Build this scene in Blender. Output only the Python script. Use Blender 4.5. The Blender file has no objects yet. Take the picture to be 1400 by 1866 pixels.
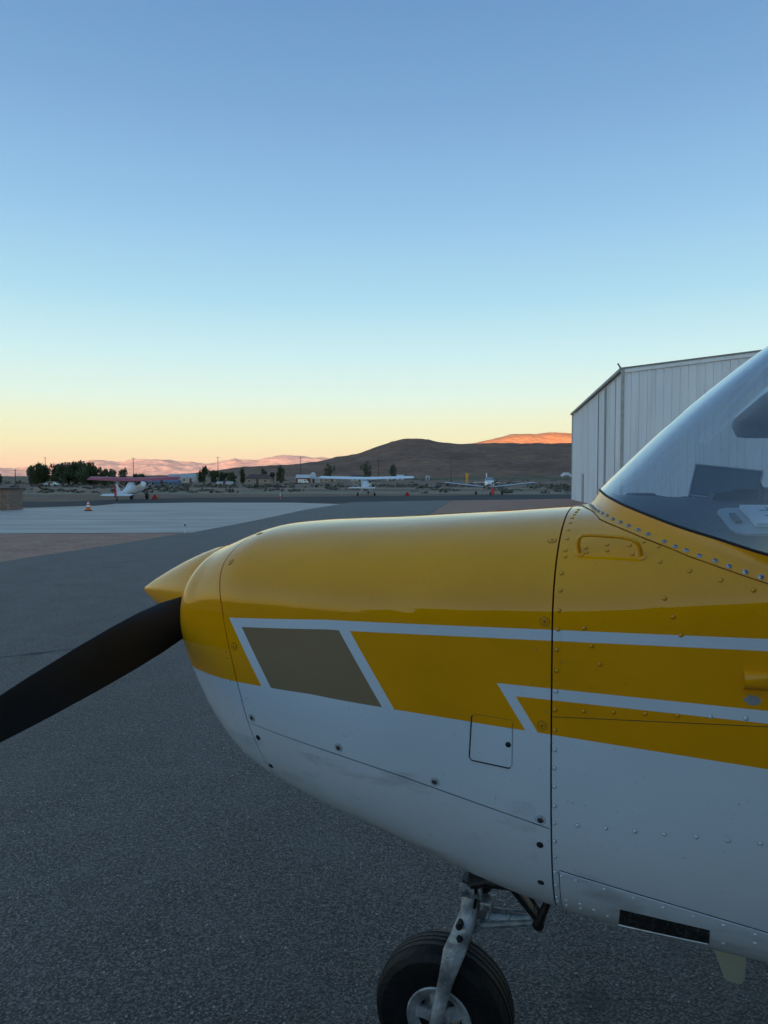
import bpy, bmesh, math, random
import numpy as np
from mathutils import Vector, Matrix, noise

R = math.radians
random.seed(7)
S = bpy.context.scene
COLL = S.collection

# ------------------------------------------------------------------ camera
CAM_H = 1.62
cam_d = bpy.data.cameras.new('camera')
cam = bpy.data.objects.new('camera', cam_d)
COLL.objects.link(cam)
S.camera = cam
cam_d.sensor_fit = 'VERTICAL'
cam_d.sensor_height = 36.0
cam_d.lens = 36.0 * 1300 / 1866
cam_d.clip_start = 0.05
cam_d.clip_end = 60000
cam.location = (0, 0, CAM_H)
cam.rotation_euler = (math.pi / 2 - math.atan(56 / 1300), 0, 0)

# ------------------------------------------------------------------ sky
SUN_EL, SUN_AZ = 1.0, 14.0      # light travels towards +y, a little to the right


def srgb(r, g, b):
    f = lambda c: (c / 255 / 12.92) if c / 255 <= .04045 else ((c / 255 + .055) / 1.055) ** 2.4
    return (f(r), f(g), f(b), 1)


world = bpy.data.worlds.new('World')
S.world = world
world.use_nodes = True
wn = world.node_tree
bg = wn.nodes['Background']
tc = wn.nodes.new('ShaderNodeTexCoord')
nrm = wn.nodes.new('ShaderNodeVectorMath'); nrm.operation = 'NORMALIZE'
sep = wn.nodes.new('ShaderNodeSeparateXYZ')
ramp = wn.nodes.new('ShaderNodeValToRGB')
wn.links.new(tc.outputs['Generated'], nrm.inputs[0])
wn.links.new(nrm.outputs[0], sep.inputs[0])
wn.links.new(sep.outputs['Z'], ramp.inputs[0])
stops = [(0.0, (240, 190, 158)), (.022, (246, 212, 172)), (.05, (243, 237, 189)), (.085, (236, 245, 212)), (.112, (225, 247, 233)),
         (.170, (203, 239, 243)), (.240, (173, 221, 241)), (.339, (146, 196, 233)), (.452, (122, 169, 214)),
         (.547, (106, 153, 200)), (.75, (103, 148, 195)), (1.0, (100, 144, 190))]
el = ramp.color_ramp.elements
while len(el) > 1:
    el.remove(el[-1])
el[0].position = stops[0][0]; el[0].color = srgb(*stops[0][1])
for p_, c_ in stops[1:]:
    e_ = el.new(p_); e_.color = srgb(*c_)
# the sky brightens and warms smoothly towards the low sun behind the viewer
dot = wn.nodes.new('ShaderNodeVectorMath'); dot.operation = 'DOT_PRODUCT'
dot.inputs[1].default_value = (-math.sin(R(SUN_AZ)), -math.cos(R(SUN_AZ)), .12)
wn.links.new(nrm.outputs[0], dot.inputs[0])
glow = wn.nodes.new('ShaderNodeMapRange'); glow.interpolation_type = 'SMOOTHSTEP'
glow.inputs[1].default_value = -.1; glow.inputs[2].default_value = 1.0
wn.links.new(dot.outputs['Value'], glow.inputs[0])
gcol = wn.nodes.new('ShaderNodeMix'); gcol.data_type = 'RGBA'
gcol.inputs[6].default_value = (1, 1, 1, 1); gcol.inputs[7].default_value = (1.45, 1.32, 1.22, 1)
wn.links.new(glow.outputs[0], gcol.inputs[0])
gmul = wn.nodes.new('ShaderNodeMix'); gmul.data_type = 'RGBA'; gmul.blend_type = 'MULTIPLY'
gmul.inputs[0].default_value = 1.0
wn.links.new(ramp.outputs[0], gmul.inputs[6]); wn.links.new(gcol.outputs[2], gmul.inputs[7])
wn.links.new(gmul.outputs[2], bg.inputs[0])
bg.inputs[1].default_value = 0.287

sun_d = bpy.data.lights.new('sun', 'SUN')
sun_d.energy = 5.0
sun_d.angle = R(0.5)
sun_d.color = (1.0, 0.52, 0.30)
sun = bpy.data.objects.new('sun', sun_d)
COLL.objects.link(sun)
_d = Vector((math.sin(R(SUN_AZ)) * math.cos(R(SUN_EL)), math.cos(R(SUN_AZ)) * math.cos(R(SUN_EL)), -math.sin(R(SUN_EL))))
sun.rotation_euler = _d.to_track_quat('-Z', 'Y').to_euler()
sun.location = (0, -20, 30)

S.view_settings.view_transform = 'Standard'
S.view_settings.look = 'None'
S.view_settings.exposure = 1.8
S.view_settings.gamma = 1.0
S.view_settings.use_curve_mapping = False
S.cycles.use_denoising = True
S.cycles.max_bounces = 8
S.cycles.transparent_max_bounces = 12


# ================================================================== helpers
def link(o, parent=None):
    COLL.objects.link(o)
    if parent is not None:
        o.parent = parent
    return o


def tag(o, label=None, cat=None, group=None, kind=None):
    if label: o['label'] = label
    if cat: o['category'] = cat
    if group: o['group'] = group
    if kind: o['kind'] = kind
    return o


def empty(name, loc=(0, 0, 0), rz=0.0, label=None, cat=None, group=None):
    o = bpy.data.objects.new(name, None)
    o.empty_display_size = .2
    o.location = loc
    o.rotation_euler = (0, 0, rz)
    link(o)
    return tag(o, label, cat, group)


class MB:
    """collects geometry for one mesh"""

    def __init__(self):
        self.v, self.f, self.m = [], [], []
        self.mi = 0

    def add(self, vs, fs):
        o = len(self.v)
        self.v += [tuple(p) for p in vs]
        self.f += [tuple(i + o for i in f) for f in fs]
        self.m += [self.mi] * len(fs)
        return self

    def box(self, c, d, rz=0.0, mat=None):
        hx, hy, hz = d[0] / 2, d[1] / 2, d[2] / 2
        P = [Vector((x, y, z)) for x in (-hx, hx) for y in (-hy, hy) for z in (-hz, hz)]
        if mat is None:
            mat = Matrix.Rotation(rz, 3, 'Z')
        P = [mat @ p + Vector(c) for p in P]
        return self.add(P, [(0, 1, 3, 2), (4, 6, 7, 5), (0, 4, 5, 1), (2, 3, 7, 6), (0, 2, 6, 4), (1, 5, 7, 3)])

    def tube(self, pts, r, n=8, cap=True):
        pts = [Vector(p) for p in pts]
        rs = r if isinstance(r, (list, tuple)) else [r] * len(pts)
        vs, fs = [], []
        up = None
        for i, p in enumerate(pts):
            d = (pts[min(i + 1, len(pts) - 1)] - pts[max(i - 1, 0)]).normalized()
            if up is None:
                up = Vector((0, 0, 1)) if abs(d.z) < .9 else Vector((1, 0, 0))
            a = d.cross(up).normalized()
            b = a.cross(d).normalized()
            up = b
            for k in range(n):
                t = 2 * math.pi * k / n
                vs.append(p + (a * math.cos(t) + b * math.sin(t)) * rs[i])
        for i in range(len(pts) - 1):
            for k in range(n):
                fs.append((i * n + k, i * n + (k + 1) % n, (i + 1) * n + (k + 1) % n, (i + 1) * n + k))
        if cap:
            fs.append(tuple(range(n))[::-1])
            fs.append(tuple((len(pts) - 1) * n + k for k in range(n)))
        return self.add(vs, fs)

    def lathe(self, prof, n=16, c=(0, 0, 0), axis='Z', closed=False):
        """profile of (radius, height) turned about an axis through c"""
        vs, fs = [], []
        for r, h in prof:
            for k in range(n):
                t = 2 * math.pi * k / n
                x, y = r * math.cos(t), r * math.sin(t)
                p = {'Z': (x, y, h), 'X': (h, x, y), 'Y': (x, h, y)}[axis]
                vs.append((p[0] + c[0], p[1] + c[1], p[2] + c[2]))
        for i in range(len(prof) - 1):
            for k in range(n):
                fs.append((i * n + k, i * n + (k + 1) % n, (i + 1) * n + (k + 1) % n, (i + 1) * n + k))
        if not closed:
            fs.append(tuple(range(n))[::-1])
            fs.append(tuple((len(prof) - 1) * n + k for k in range(n)))
        return self.add(vs, fs)

    def grid(self, rows, close=False):
        n = len(rows[0])
        vs = [p for r in rows for p in r]
        fs = []
        for i in range(len(rows) - 1):
            for k in range(n if close else n - 1):
                k2 = (k + 1) % n
                fs.append((i * n + k, i * n + k2, (i + 1) * n + k2, (i + 1) * n + k))
        return self.add(vs, fs)

    def prism(self, poly, z0, z1):
        n = len(poly)
        vs = [(x, y, z0) for x, y in poly] + [(x, y, z1) for x, y in poly]
        fs = [tuple(range(n))[::-1], tuple(range(n, 2 * n))]
        fs += [(k, (k + 1) % n, n + (k + 1) % n, n + k) for k in range(n)]
        return self.add(vs, fs)

    def extrude(self, poly3, vec):
        n = len(poly3)
        vec = Vector(vec)
        vs = [Vector(p) for p in poly3] + [Vector(p) + vec for p in poly3]
        fs = [tuple(range(n))[::-1], tuple(range(n, 2 * n))]
        fs += [(k, (k + 1) % n, n + (k + 1) % n, n + k) for k in range(n)]
        return self.add(vs, fs)

    def mesh(self, name, mats, smooth=False, merge=0.0, sharp=35, bevel=0.0):
        me = bpy.data.meshes.new(name)
        me.from_pydata([tuple(p) for p in self.v], [], self.f)
        for m in (mats if isinstance(mats, (list, tuple)) else [mats]):
            me.materials.append(m)
        me.polygons.foreach_set('material_index', self.m)
        bm = bmesh.new()
        bm.from_mesh(me)
        if merge:
            bmesh.ops.remove_doubles(bm, verts=bm.verts, dist=merge)
        if bevel:
            ed = [e for e in bm.edges if len(e.link_faces) == 2 and e.calc_face_angle(0) > R(30)]
            bmesh.ops.bevel(bm, geom=ed, offset=bevel, segments=2, affect='EDGES', profile=.6)
        bmesh.ops.recalc_face_normals(bm, faces=bm.faces)
        bm.to_mesh(me)
        bm.free()
        if smooth:
            me.polygons.foreach_set('use_smooth', [True] * len(me.polygons))
            me.set_sharp_from_angle(angle=R(sharp))
        return me

    def build(self, name, mats, parent=None, **kw):
        return link(bpy.data.objects.new(name, self.mesh(name, mats, **kw)), parent)


def put(name, me, parent, loc=(0, 0, 0), nrm_=None, rot=0.0):
    """object sharing mesh data, its +Z turned to a surface normal"""
    o = bpy.data.objects.new(name, me)
    if nrm_ is not None:
        q = Vector(nrm_).to_track_quat('Z', 'Y')
        M = Matrix.Translation(Vector(loc)) @ q.to_matrix().to_4x4() @ Matrix.Rotation(rot, 4, 'Z')
        o.matrix_local = M
    else:
        o.location = loc
        o.rotation_euler = (0, 0, rot)
    COLL.objects.link(o)
    if parent is not None:
        o.parent = parent
    return o


# ------------------------------------------------------------------ materials
class NT:
    def __init__(self, name):
        self.mat = bpy.data.materials.new(name)
        self.mat.use_nodes = True
        self.t = self.mat.node_tree
        self.p = self.t.nodes['Principled BSDF']
        self.out = self.t.nodes['Material Output']
        self._tc = None

    def n(self, typ, **kw):
        x = self.t.nodes.new('ShaderNode' + typ)
        for k, v in kw.items():
            setattr(x, k, v)
        return x

    def l(self, a, b):
        self.t.links.new(a, b)

    def tc(self, which='Object'):
        if self._tc is None:
            self._tc = self.n('TexCoord')
        return self._tc.outputs[which]

    def math(self, op, a, b=None, c=None):
        x = self.n('Math', operation=op)
        for i, q in enumerate((a, b, c)):
            if q is None: continue
            if isinstance(q, (int, float)): x.inputs[i].default_value = q
            else: self.l(q, x.inputs[i])
        return x.outputs[0]

    def noise(self, scale, detail=3, rough=.55, vec=None, stretch=None, lo=.35, hi=.65):
        v = vec if vec is not None else self.tc()
        if stretch:
            mp = self.n('Mapping'); mp.inputs['Scale'].default_value = stretch
            self.l(v, mp.inputs[0]); v = mp.outputs[0]
        x = self.n('TexNoise')
        x.inputs['Scale'].default_value = scale
        x.inputs['Detail'].default_value = detail
        x.inputs['Roughness'].default_value = rough
        self.l(v, x.inputs['Vector'])
        mr = self.n('MapRange')
        mr.inputs[1].default_value = lo; mr.inputs[2].default_value = hi
        self.l(x.outputs[0], mr.inputs[0])
        return mr.outputs[0]

    def mix(self, fac, a, b):
        x = self.n('Mix', data_type='RGBA')
        for s, q in ((x.inputs[0], fac), (x.inputs[6], a), (x.inputs[7], b)):
            if isinstance(q, (int, float)): s.default_value = q
            elif isinstance(q, (tuple, list)): s.default_value = (*q[:3], 1)
            else: self.l(q, s)
        return x.outputs[2]

    def color(self, c):
        if isinstance(c, (tuple, list)): self.p.inputs['Base Color'].default_value = (*c[:3], 1)
        else: self.l(c, self.p.inputs['Base Color'])
        return self

    def set(self, **kw):
        for k, v in kw.items():
            s = self.p.inputs[k.replace('_', ' ')]
            if isinstance(v, (int, float, tuple)): s.default_value = v
            else: self.l(v, s)
        return self

    def bump(self, h, strength=.3, dist=.01):
        b = self.n('Bump')
        b.inputs['Strength'].default_value = strength
        b.inputs['Distance'].default_value = dist
        self.l(h, b.inputs['Height'])
        self.l(b.outputs[0], self.p.inputs['Normal'])
        return self


def simple(name, col, rough=.5, metal=0.0, vary=.12, scale=6.0, coat=0.0, bump=0.0, bscale=40):
    t = NT(name)
    f = t.noise(scale, 4)
    lo = tuple(max(0, c * (1 - vary)) for c in col)
    hi = tuple(min(1, c * (1 + vary)) for c in col)
    t.color(t.mix(f, lo, hi))
    t.set(Roughness=rough, Metallic=metal)
    if coat: t.set(Coat_Weight=coat, Coat_Roughness=.05)
    if bump: t.bump(t.noise(bscale, 3), bump, .01)
    return t.mat


YEL = (.86, .345, .0005)
WHT = (.68, .735, .79)
TAN = (.29, .20, .112)

# livery in the airplane's own coordinates: x aft of the firewall, z height
K = 0.645
KL1, KR1, KL2, KR2, KL3, KR3 = -.706, -.677, -.393, -.366, -.096, -.0725


def livery_kind(x, z):
    k = x + K * (z - 1.2)
    low = min(1.127 - .035 * x, 1.158 + .0235 * x)
    top1 = min(1.3576 + .083 * x, 1.333 + .0325 * x)
    if z < low: return 'white'
    if k > KL1 and z < top1:
        if z > top1 - .0213: return 'white'
        if k < KR1 or KL2 < k < KR2: return 'white'
        if k < KL2: return 'tan'
    if k > KL3 and z < 1.218 and (k < KR3 or z > 1.1955): return 'white'
    return 'yellow'


def livery_material():
    t = NT('airplane_livery')
    sp = t.n('SeparateXYZ')
    t.l(t.tc(), sp.inputs[0])
    x, z = sp.outputs['X'], sp.outputs['Z']
    M = t.math
    k = M('ADD', x, M('MULTIPLY', M('SUBTRACT', z, 1.2), K))
    low = M('MINIMUM', M('MULTIPLY_ADD', x, -.035, 1.127), M('MULTIPLY_ADD', x, .0235, 1.158))
    top1 = M('MINIMUM', M('MULTIPLY_ADD', x, .083, 1.3576), M('MULTIPLY_ADD', x, .0325, 1.333))
    bot1 = M('SUBTRACT', top1, .0213)
    gt = lambda a, b: M('GREATER_THAN', a, b)
    lt = lambda a, b: M('LESS_THAN', a, b)
    AND = lambda *a: a[0] if len(a) == 1 else M('MULTIPLY', a[0], AND(*a[1:]))
    OR = lambda *a: a[0] if len(a) == 1 else M('MAXIMUM', a[0], OR(*a[1:]))
    band = AND(gt(k, KL1), lt(z, top1))
    white = OR(lt(z, low),
               AND(band, gt(z, bot1)),
               AND(band, lt(k, KR1)),
               AND(band, gt(k, KL2), lt(k, KR2)),
               AND(gt(k, KL3), lt(z, 1.218), OR(lt(k, KR3), gt(z, 1.1955))))
    tan = AND(band, gt(k, KR1), lt(k, KL2))
    # slightly uneven old paint, oily grime on the belly skins
    n1 = t.noise(5, 5)
    yel = t.mix(n1, tuple(c * .95 for c in YEL), tuple(c * 1.05 for c in YEL))
    wht = t.mix(t.noise(3.2, 5), tuple(c * .96 for c in WHT), tuple(c * 1.03 for c in WHT))
    col = t.mix(tan, yel, TAN)
    col = t.mix(white, col, wht)
    smear = M('MULTIPLY', t.noise(7, 6, .65, stretch=(.55, 1, 1.3), lo=.52, hi=.78), M('MULTIPLY', OR(AND(lt(z, 1.0), lt(x, -.03)), lt(z, .845)), .6))
    col = t.mix(smear, col, (.16, .15, .14))
    speck = M('MULTIPLY', t.noise(120, 2, .5, lo=.72, hi=.735), .35)
    col = t.mix(speck, col, (.2, .18, .15))
    # a bare patch where the paint has flaked under the vent scoop
    dx = M('DIVIDE', M('SUBTRACT', x, .348), 1.5)
    dz = M('SUBTRACT', z, 1.234)
    dist = M('SQRT', M('ADD', M('MULTIPLY', dx, dx), M('MULTIPLY', dz, dz)))
    dist = M('ADD', dist, M('MULTIPLY', t.noise(160, 3), .005))
    chip = OR(AND(lt(dist, .0115), lt(sp.outputs['Y'], 0)), M('MULTIPLY', t.noise(55, 3, .6, lo=.765, hi=.77), M('LESS_THAN', M('ABSOLUTE', M('ADD', x, .003)), .02)))
    col = t.mix(chip, col, (.30, .31, .32))
    t.color(col)
    r = t.n('MapRange'); r.inputs[3].default_value = .015; r.inputs[4].default_value = .04
    t.l(t.noise(11, 4), r.inputs[0])
    rough = t.math('ADD', r.outputs[0], M('MULTIPLY', white, .14))
    t.set(Roughness=rough, IOR=1.44)
    t.bump(t.noise(5.5, 2, .45), .16, .004)
    return t.mat


M_LIV = livery_material()
M_YEL = simple('yellow_paint', YEL, .2, vary=.04)
M_WHT = simple('white_paint', WHT, .3, vary=.05)
M_TAN = simple('tan_paint', TAN, .3, vary=.05)
M_SEAM = simple('dark_sealant', (.012, .012, .013), .7)
M_BLACK = simple('black_rubber', (.007, .007, .0075), .55, vary=.4, scale=14, bump=.2, bscale=90)
M_BLACK.node_tree.nodes['Principled BSDF'].inputs['Specular IOR Level'].default_value = .28
M_PROP = simple('black_propeller_paint', (.003, .0035, .005), .38, vary=.3, scale=30)
M_PROP.node_tree.nodes['Principled BSDF'].inputs['Specular IOR Level'].default_value = .35
M_STEEL = simple('bare_steel', (.42, .43, .44), .32, 1.0, vary=.2, scale=40)
M_ALU = simple('dull_aluminium', (.33, .34, .35), .5, .45, vary=.55, scale=16, bump=.25, bscale=45)
M_GREASE = simple('greasy_dark_metal', (.03, .03, .032), .45, .5, vary=.4, scale=50)
M_CREAM = simple('cream_plastic', (.42, .43, .33), .5)
M_CHAR = simple('charcoal_vinyl', (.012, .014, .017), .6, bump=.15, bscale=120)
M_GREYPL = simple('grey_plastic', (.33, .35, .36), .5)
M_PAPER = simple('white_paper', (.72, .72, .73), .8)
M_INK = simple('blue_black_ink', (.03, .035, .06), .7)
M_SEAT = simple('grey_seat_cloth', (.10, .10, .11), .9)
M_RED = simple('red_cloth', (.45, .02, .02), .6)
M_ORANGE = simple('orange_plastic', (.62, .12, .02), .5)
M_BROWN = simple('brown_boards', (.20, .135, .10), .8, vary=.25)


def glass_material(name, tint, rough=.0, film=0.03):
    t = NT(name)
    tr = t.n('BsdfTransparent'); tr.inputs[0].default_value = (*tint, 1)
    gl = t.n('BsdfGlossy'); gl.inputs['Roughness'].default_value = rough
    lw = t.n('LayerWeight'); lw.inputs[0].default_value = .5
    r1 = t.math('MULTIPLY_ADD', t.math('POWER', lw.outputs['Facing'], 5.0), .955, .045)
    f2 = t.math('DIVIDE', t.math('MULTIPLY', r1, 2.0), t.math('ADD', r1, 1.0))     # both faces of the sheet
    f2 = t.math('MINIMUM', t.math('MULTIPLY_ADD', f2, 1.35, .03), 1.0)
    ms = t.n('MixShader')
    t.l(f2, ms.inputs[0]); t.l(tr.outputs[0], ms.inputs[1]); t.l(gl.outputs[0], ms.inputs[2])
    df = t.n('BsdfDiffuse'); df.inputs[0].default_value = (.6, .62, .65, 1)
    m2 = t.n('MixShader')
    dust = t.math('MULTIPLY_ADD', t.noise(9, 5, .6, stretch=(1, 1, .25)), film, film * .5)
    streak = t.math('MULTIPLY', t.noise(38, 3, .6, stretch=(1, 1, .10), lo=.60, hi=.74), film * 3.2)
    patch = t.noise(4.5, 3, .5, lo=.48, hi=.62)
    dust = t.math('ADD', dust, t.math('MULTIPLY', streak, patch))
    t.l(dust, m2.inputs[0]); t.l(ms.outputs[0], m2.inputs[1]); t.l(df.outputs[0], m2.inputs[2])
    t.l(m2.outputs[0], t.out.inputs[0])
    return t.mat


M_GLASS = glass_material('acrylic_glass', (.74, .80, .85), .012, .03)
M_DGLASS = simple('dark_window_glass', (.03, .04, .05), .06)


def ground_mat(name, c0, c1, scale, rough=.9, stretch=None, fine=None, bumps=.3, bdist=.02, bscale=20, detail=6):
    t = NT(name)
    f = t.noise(scale, detail, .6, stretch=stretch, lo=.3, hi=.7)
    col = t.mix(f, c0, c1)
    if fine:
        f2 = t.noise(fine, 4, .7, lo=.35, hi=.65)
        col = t.mix(t.math('MULTIPLY', f2, .6), col, tuple(c * .4 for c in c0))
    t.color(col).set(Roughness=rough)
    t.p.inputs['Specular IOR Level'].default_value = .3
    t.bump(t.noise(bscale, 4), bumps, bdist)
    return t.mat


def asphalt_material():
    t = NT('weathered_asphalt')
    v = t.tc()
    vo = t.n('TexVoronoi'); vo.inputs['Scale'].default_value = 135; t.l(v, vo.inputs['Vector'])
    sc = t.n('SeparateColor'); t.l(vo.outputs['Color'], sc.inputs[0])
    base = t.mix(t.noise(.55, 5, .6, stretch=(1, .5, 1)), (.077, .065, .059), (.110, .094, .085))
    grain = t.n('MapRange'); grain.inputs[3].default_value = .25; grain.inputs[4].default_value = 1.9
    t.l(sc.outputs[0], grain.inputs[0])
    g2 = t.noise(60, 3, .7)
    pit = t.n('MapRange'); pit.inputs[1].default_value = .25; pit.inputs[2].default_value = .75; pit.inputs[3].default_value = 1.35; pit.inputs[4].default_value = .25
    t.l(vo.outputs['Distance'], pit.inputs[0])
    gr = t.math('MULTIPLY', t.math('MULTIPLY', grain.outputs[0], pit.outputs[0]), t.math('MULTIPLY_ADD', g2, .7, .65))
    mx = t.n('Mix', data_type='RGBA', blend_type='MULTIPLY'); mx.inputs[0].default_value = 1
    t.l(base, mx.inputs[6])
    cc = t.n('CombineColor')
    for i in range(3): t.l(gr, cc.inputs[i])
    t.l(cc.outputs[0], mx.inputs[7])
    # pale chips of stone and old oil spots
    chips = t.math('MULTIPLY', t.math('GREATER_THAN', sc.outputs[1], .9975), .8)
    col = t.mix(chips, mx.outputs[2], (.40, .39, .37))
    worn = t.noise(2.2, 6, .7, lo=.45, hi=.75)
    col = t.mix(t.math('MULTIPLY', worn, .30), col, (.15, .14, .13))
    oil = t.noise(1.3, 3, .5, lo=.66, hi=.72)
    col = t.mix(t.math('MULTIPLY', oil, .5), col, (.018, .018, .02))
    drips = t.noise(6.0, 2, .4, lo=.72, hi=.75)
    col = t.mix(t.math('MULTIPLY', drips, .3), col, (.012, .012, .014))
    # an oil spot that has soaked in beside the nose wheel
    sx = t.n('SeparateXYZ'); t.l(v, sx.inputs[0])
    ox = t.math('SUBTRACT', sx.outputs['X'], .664); oy = t.math('SUBTRACT', sx.outputs['Y'], 2.144)
    od = t.math('SQRT', t.math('ADD', t.math('MULTIPLY', ox, ox), t.math('MULTIPLY', oy, oy)))
    od = t.math('ADD', od, t.math('MULTIPLY', t.noise(14, 4, .6), .09))
    mr = t.n('MapRange'); mr.inputs[1].default_value = .15; mr.inputs[2].default_value = .06; mr.inputs[3].default_value = 0; mr.inputs[4].default_value = .65
    t.l(od, mr.inputs[0])
    col = t.mix(mr.outputs[0], col, (.010, .010, .012))
    t.color(col).set(Roughness=.6)
    t.p.inputs['Specular IOR Level'].default_value = .45
    h = t.math('ADD', vo.outputs['Distance'], t.math('MULTIPLY', g2, .6))
    t.bump(t.math('SUBTRACT', t.math('MULTIPLY', g2, .6), vo.outputs['Distance']), .9, .007)
    return t.mat


M_ASPH = asphalt_material()
M_FRESH = ground_mat('fresh_black_asphalt', (.022, .023, .026), (.034, .035, .038), .4, .85, bscale=30, bumps=.2)
M_CONC = ground_mat('streaked_concrete', (.30, .25, .21), (.52, .445, .385), .6, .6, stretch=(.3, 1.4, 1), bscale=8, bumps=.12)
M_DIRT = ground_mat('red_dirt', (.44, .22, .15), (.56, .33, .245), 1.1, .95, fine=9, bumps=.7, bdist=.05, bscale=6)
M_FIELD = ground_mat('dry_field', (.16, .10, .064), (.30, .195, .13), .018, .95, stretch=(.5, 2.2, 1), fine=.35, bumps=.5, bdist=.1, bscale=2)
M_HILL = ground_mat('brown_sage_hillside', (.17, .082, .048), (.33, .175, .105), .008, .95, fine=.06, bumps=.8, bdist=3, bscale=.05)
M_HILLB = ground_mat('sunlit_dry_grass', (.42, .20, .09), (.58, .30, .14), .008, .95, bumps=.8, bdist=3, bscale=.05)  # dry grass hue with the low sun's orange glow put into the colour
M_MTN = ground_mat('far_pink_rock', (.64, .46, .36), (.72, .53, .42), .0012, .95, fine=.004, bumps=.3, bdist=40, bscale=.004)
M_GREEN = ground_mat('irrigated_green_field', (.06, .075, .03), (.13, .13, .06), .03, .95, fine=.3)
M_LITGRASS = ground_mat('dry_pale_grass', (.22, .18, .12), (.34, .28, .19), .05, .95, stretch=(.3, 2, 1), fine=.6)


def leaf_material(name, c0, c1):
    t = NT(name)
    oi = t.n('ObjectInfo')
    f = t.noise(.9, 3)
    c = t.mix(f, c0, c1)
    c = t.mix(t.math('MULTIPLY', oi.outputs['Random'], .35), c, tuple(q * .6 for q in c0))
    t.color(c).set(Roughness=.7)
    return t.mat


M_LEAF = leaf_material('dark_green_leaves', (.035, .055, .02), (.075, .095, .038))
M_LEAF2 = leaf_material('grey_green_leaves', (.06, .075, .045), (.12, .125, .075))
M_BARK = simple('bark', (.09, .07, .055), .9)
M_SCRUB = leaf_material('sage_scrub', (.06, .055, .036), (.125, .10, .068))

# ================================================================== terrain


def fbm(x, y, sc, seed=0.0, oct_=5):
    return noise.fractal(Vector((x * sc + seed, y * sc - seed * .7, seed)), 1.0, 2.1, oct_)


def interp(x, xs, ys):
    return float(np.interp(x, xs, ys))


def az_to_u(x, y):
    return 700 + 1300 * x / max(y, 1e-3)


def plain_z(x, y):
    d = math.hypot(x, y)
    r = interp(d, [0, 280, 600, 1000, 2000, 6000, 40000], [0, 0, 3.4, 8.0, 14, 20, 30])
    return r if y > 0 else r * .6


def make_ground():
    rings = [0, 2, 5, 10, 18, 30, 45, 60, 80, 110, 150, 200, 260, 330, 420, 520, 650, 800, 1000, 1300, 1700, 2200, 3000, 4200, 6000, 9000, 14000, 20000, 27000]
    n = 96
    vs, fs = [(0, 0, -.016)], []
    for r in rings[1:]:
        for k in range(n):
            a = 2 * math.pi * k / n
            x, y = r * math.sin(a), r * math.cos(a)
            vs.append((x, y, -.016 + plain_z(x, y)))
    for k in range(n):
        fs.append((0, 1 + (k + 1) % n, 1 + k))
    for i in range(len(rings) - 2):
        for k in range(n):
            a = 1 + i * n
            fs.append((a + k, a + (k + 1) % n, a + n + (k + 1) % n, a + n + k))
    o = MB().add(vs, fs).build('ground', M_FIELD, smooth=True)
    tag(o, kind='structure')


make_ground()


def ridge_sheet(name, mat, us, d0, dr, d1, prof, rough, sc, nd=44, power=1.0, seed=3.0):
    """a range of hills: for each bearing a rise from d0 to the crest at dr and a fall to d1"""
    rows = []
    for i in range(nd + 1):
        f = i / nd
        row = []
        for u in us:
            a = (u - 700) / 1300
            if f < .62:
                g = f / .62
                y = d0 + (dr - d0) * g
                b = (g * g * (3 - 2 * g)) ** power
            else:
                g = (f - .62) / .38
                y = dr + (d1 - dr) * g
                b = 1 - g * g * (3 - 2 * g)
            x = a * y
            hz = prof(u) / 1300 * dr + CAM_H
            base = plain_z(x, y) - 3
            h = base + (hz - base) * b
            h += fbm(x, y, sc, seed) * rough * (.25 + .75 * b) * min(1, b * 4)
            h += (fbm(x, y, sc * 5, seed + 9) * .26 - abs(fbm(x, y, sc * 2.3, seed + 4)) * .35) * rough * min(1, b * 4)
            row.append((x, y, h))
        rows.append(row)
    o = MB().grid(rows).build(name, mat, smooth=True, sharp=180)
    return tag(o, kind='structure')


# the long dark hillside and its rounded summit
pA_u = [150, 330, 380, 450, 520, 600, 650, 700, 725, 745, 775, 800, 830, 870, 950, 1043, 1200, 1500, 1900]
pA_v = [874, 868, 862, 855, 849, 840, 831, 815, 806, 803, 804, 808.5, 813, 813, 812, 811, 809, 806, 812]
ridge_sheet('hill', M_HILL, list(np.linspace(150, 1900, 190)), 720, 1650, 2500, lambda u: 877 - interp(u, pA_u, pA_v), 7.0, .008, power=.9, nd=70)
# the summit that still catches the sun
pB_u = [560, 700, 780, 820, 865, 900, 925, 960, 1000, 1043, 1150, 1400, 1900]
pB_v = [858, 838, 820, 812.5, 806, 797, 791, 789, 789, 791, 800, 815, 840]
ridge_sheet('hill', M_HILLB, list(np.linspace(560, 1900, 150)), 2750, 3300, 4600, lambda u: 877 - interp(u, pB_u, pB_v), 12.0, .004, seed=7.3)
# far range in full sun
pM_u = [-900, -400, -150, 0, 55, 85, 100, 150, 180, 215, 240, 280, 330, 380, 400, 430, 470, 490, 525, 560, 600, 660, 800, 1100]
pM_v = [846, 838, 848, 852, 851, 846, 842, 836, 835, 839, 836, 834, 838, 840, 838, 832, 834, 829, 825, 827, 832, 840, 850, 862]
ridge_sheet('mountain_range', M_MTN, list(np.linspace(-900, 1100, 320)), 14500, 18500, 24000, lambda u: (877 - interp(u, pM_u, pM_v)) * .93 - 1, 56.0, .0016, nd=64, seed=1.7)


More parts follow.
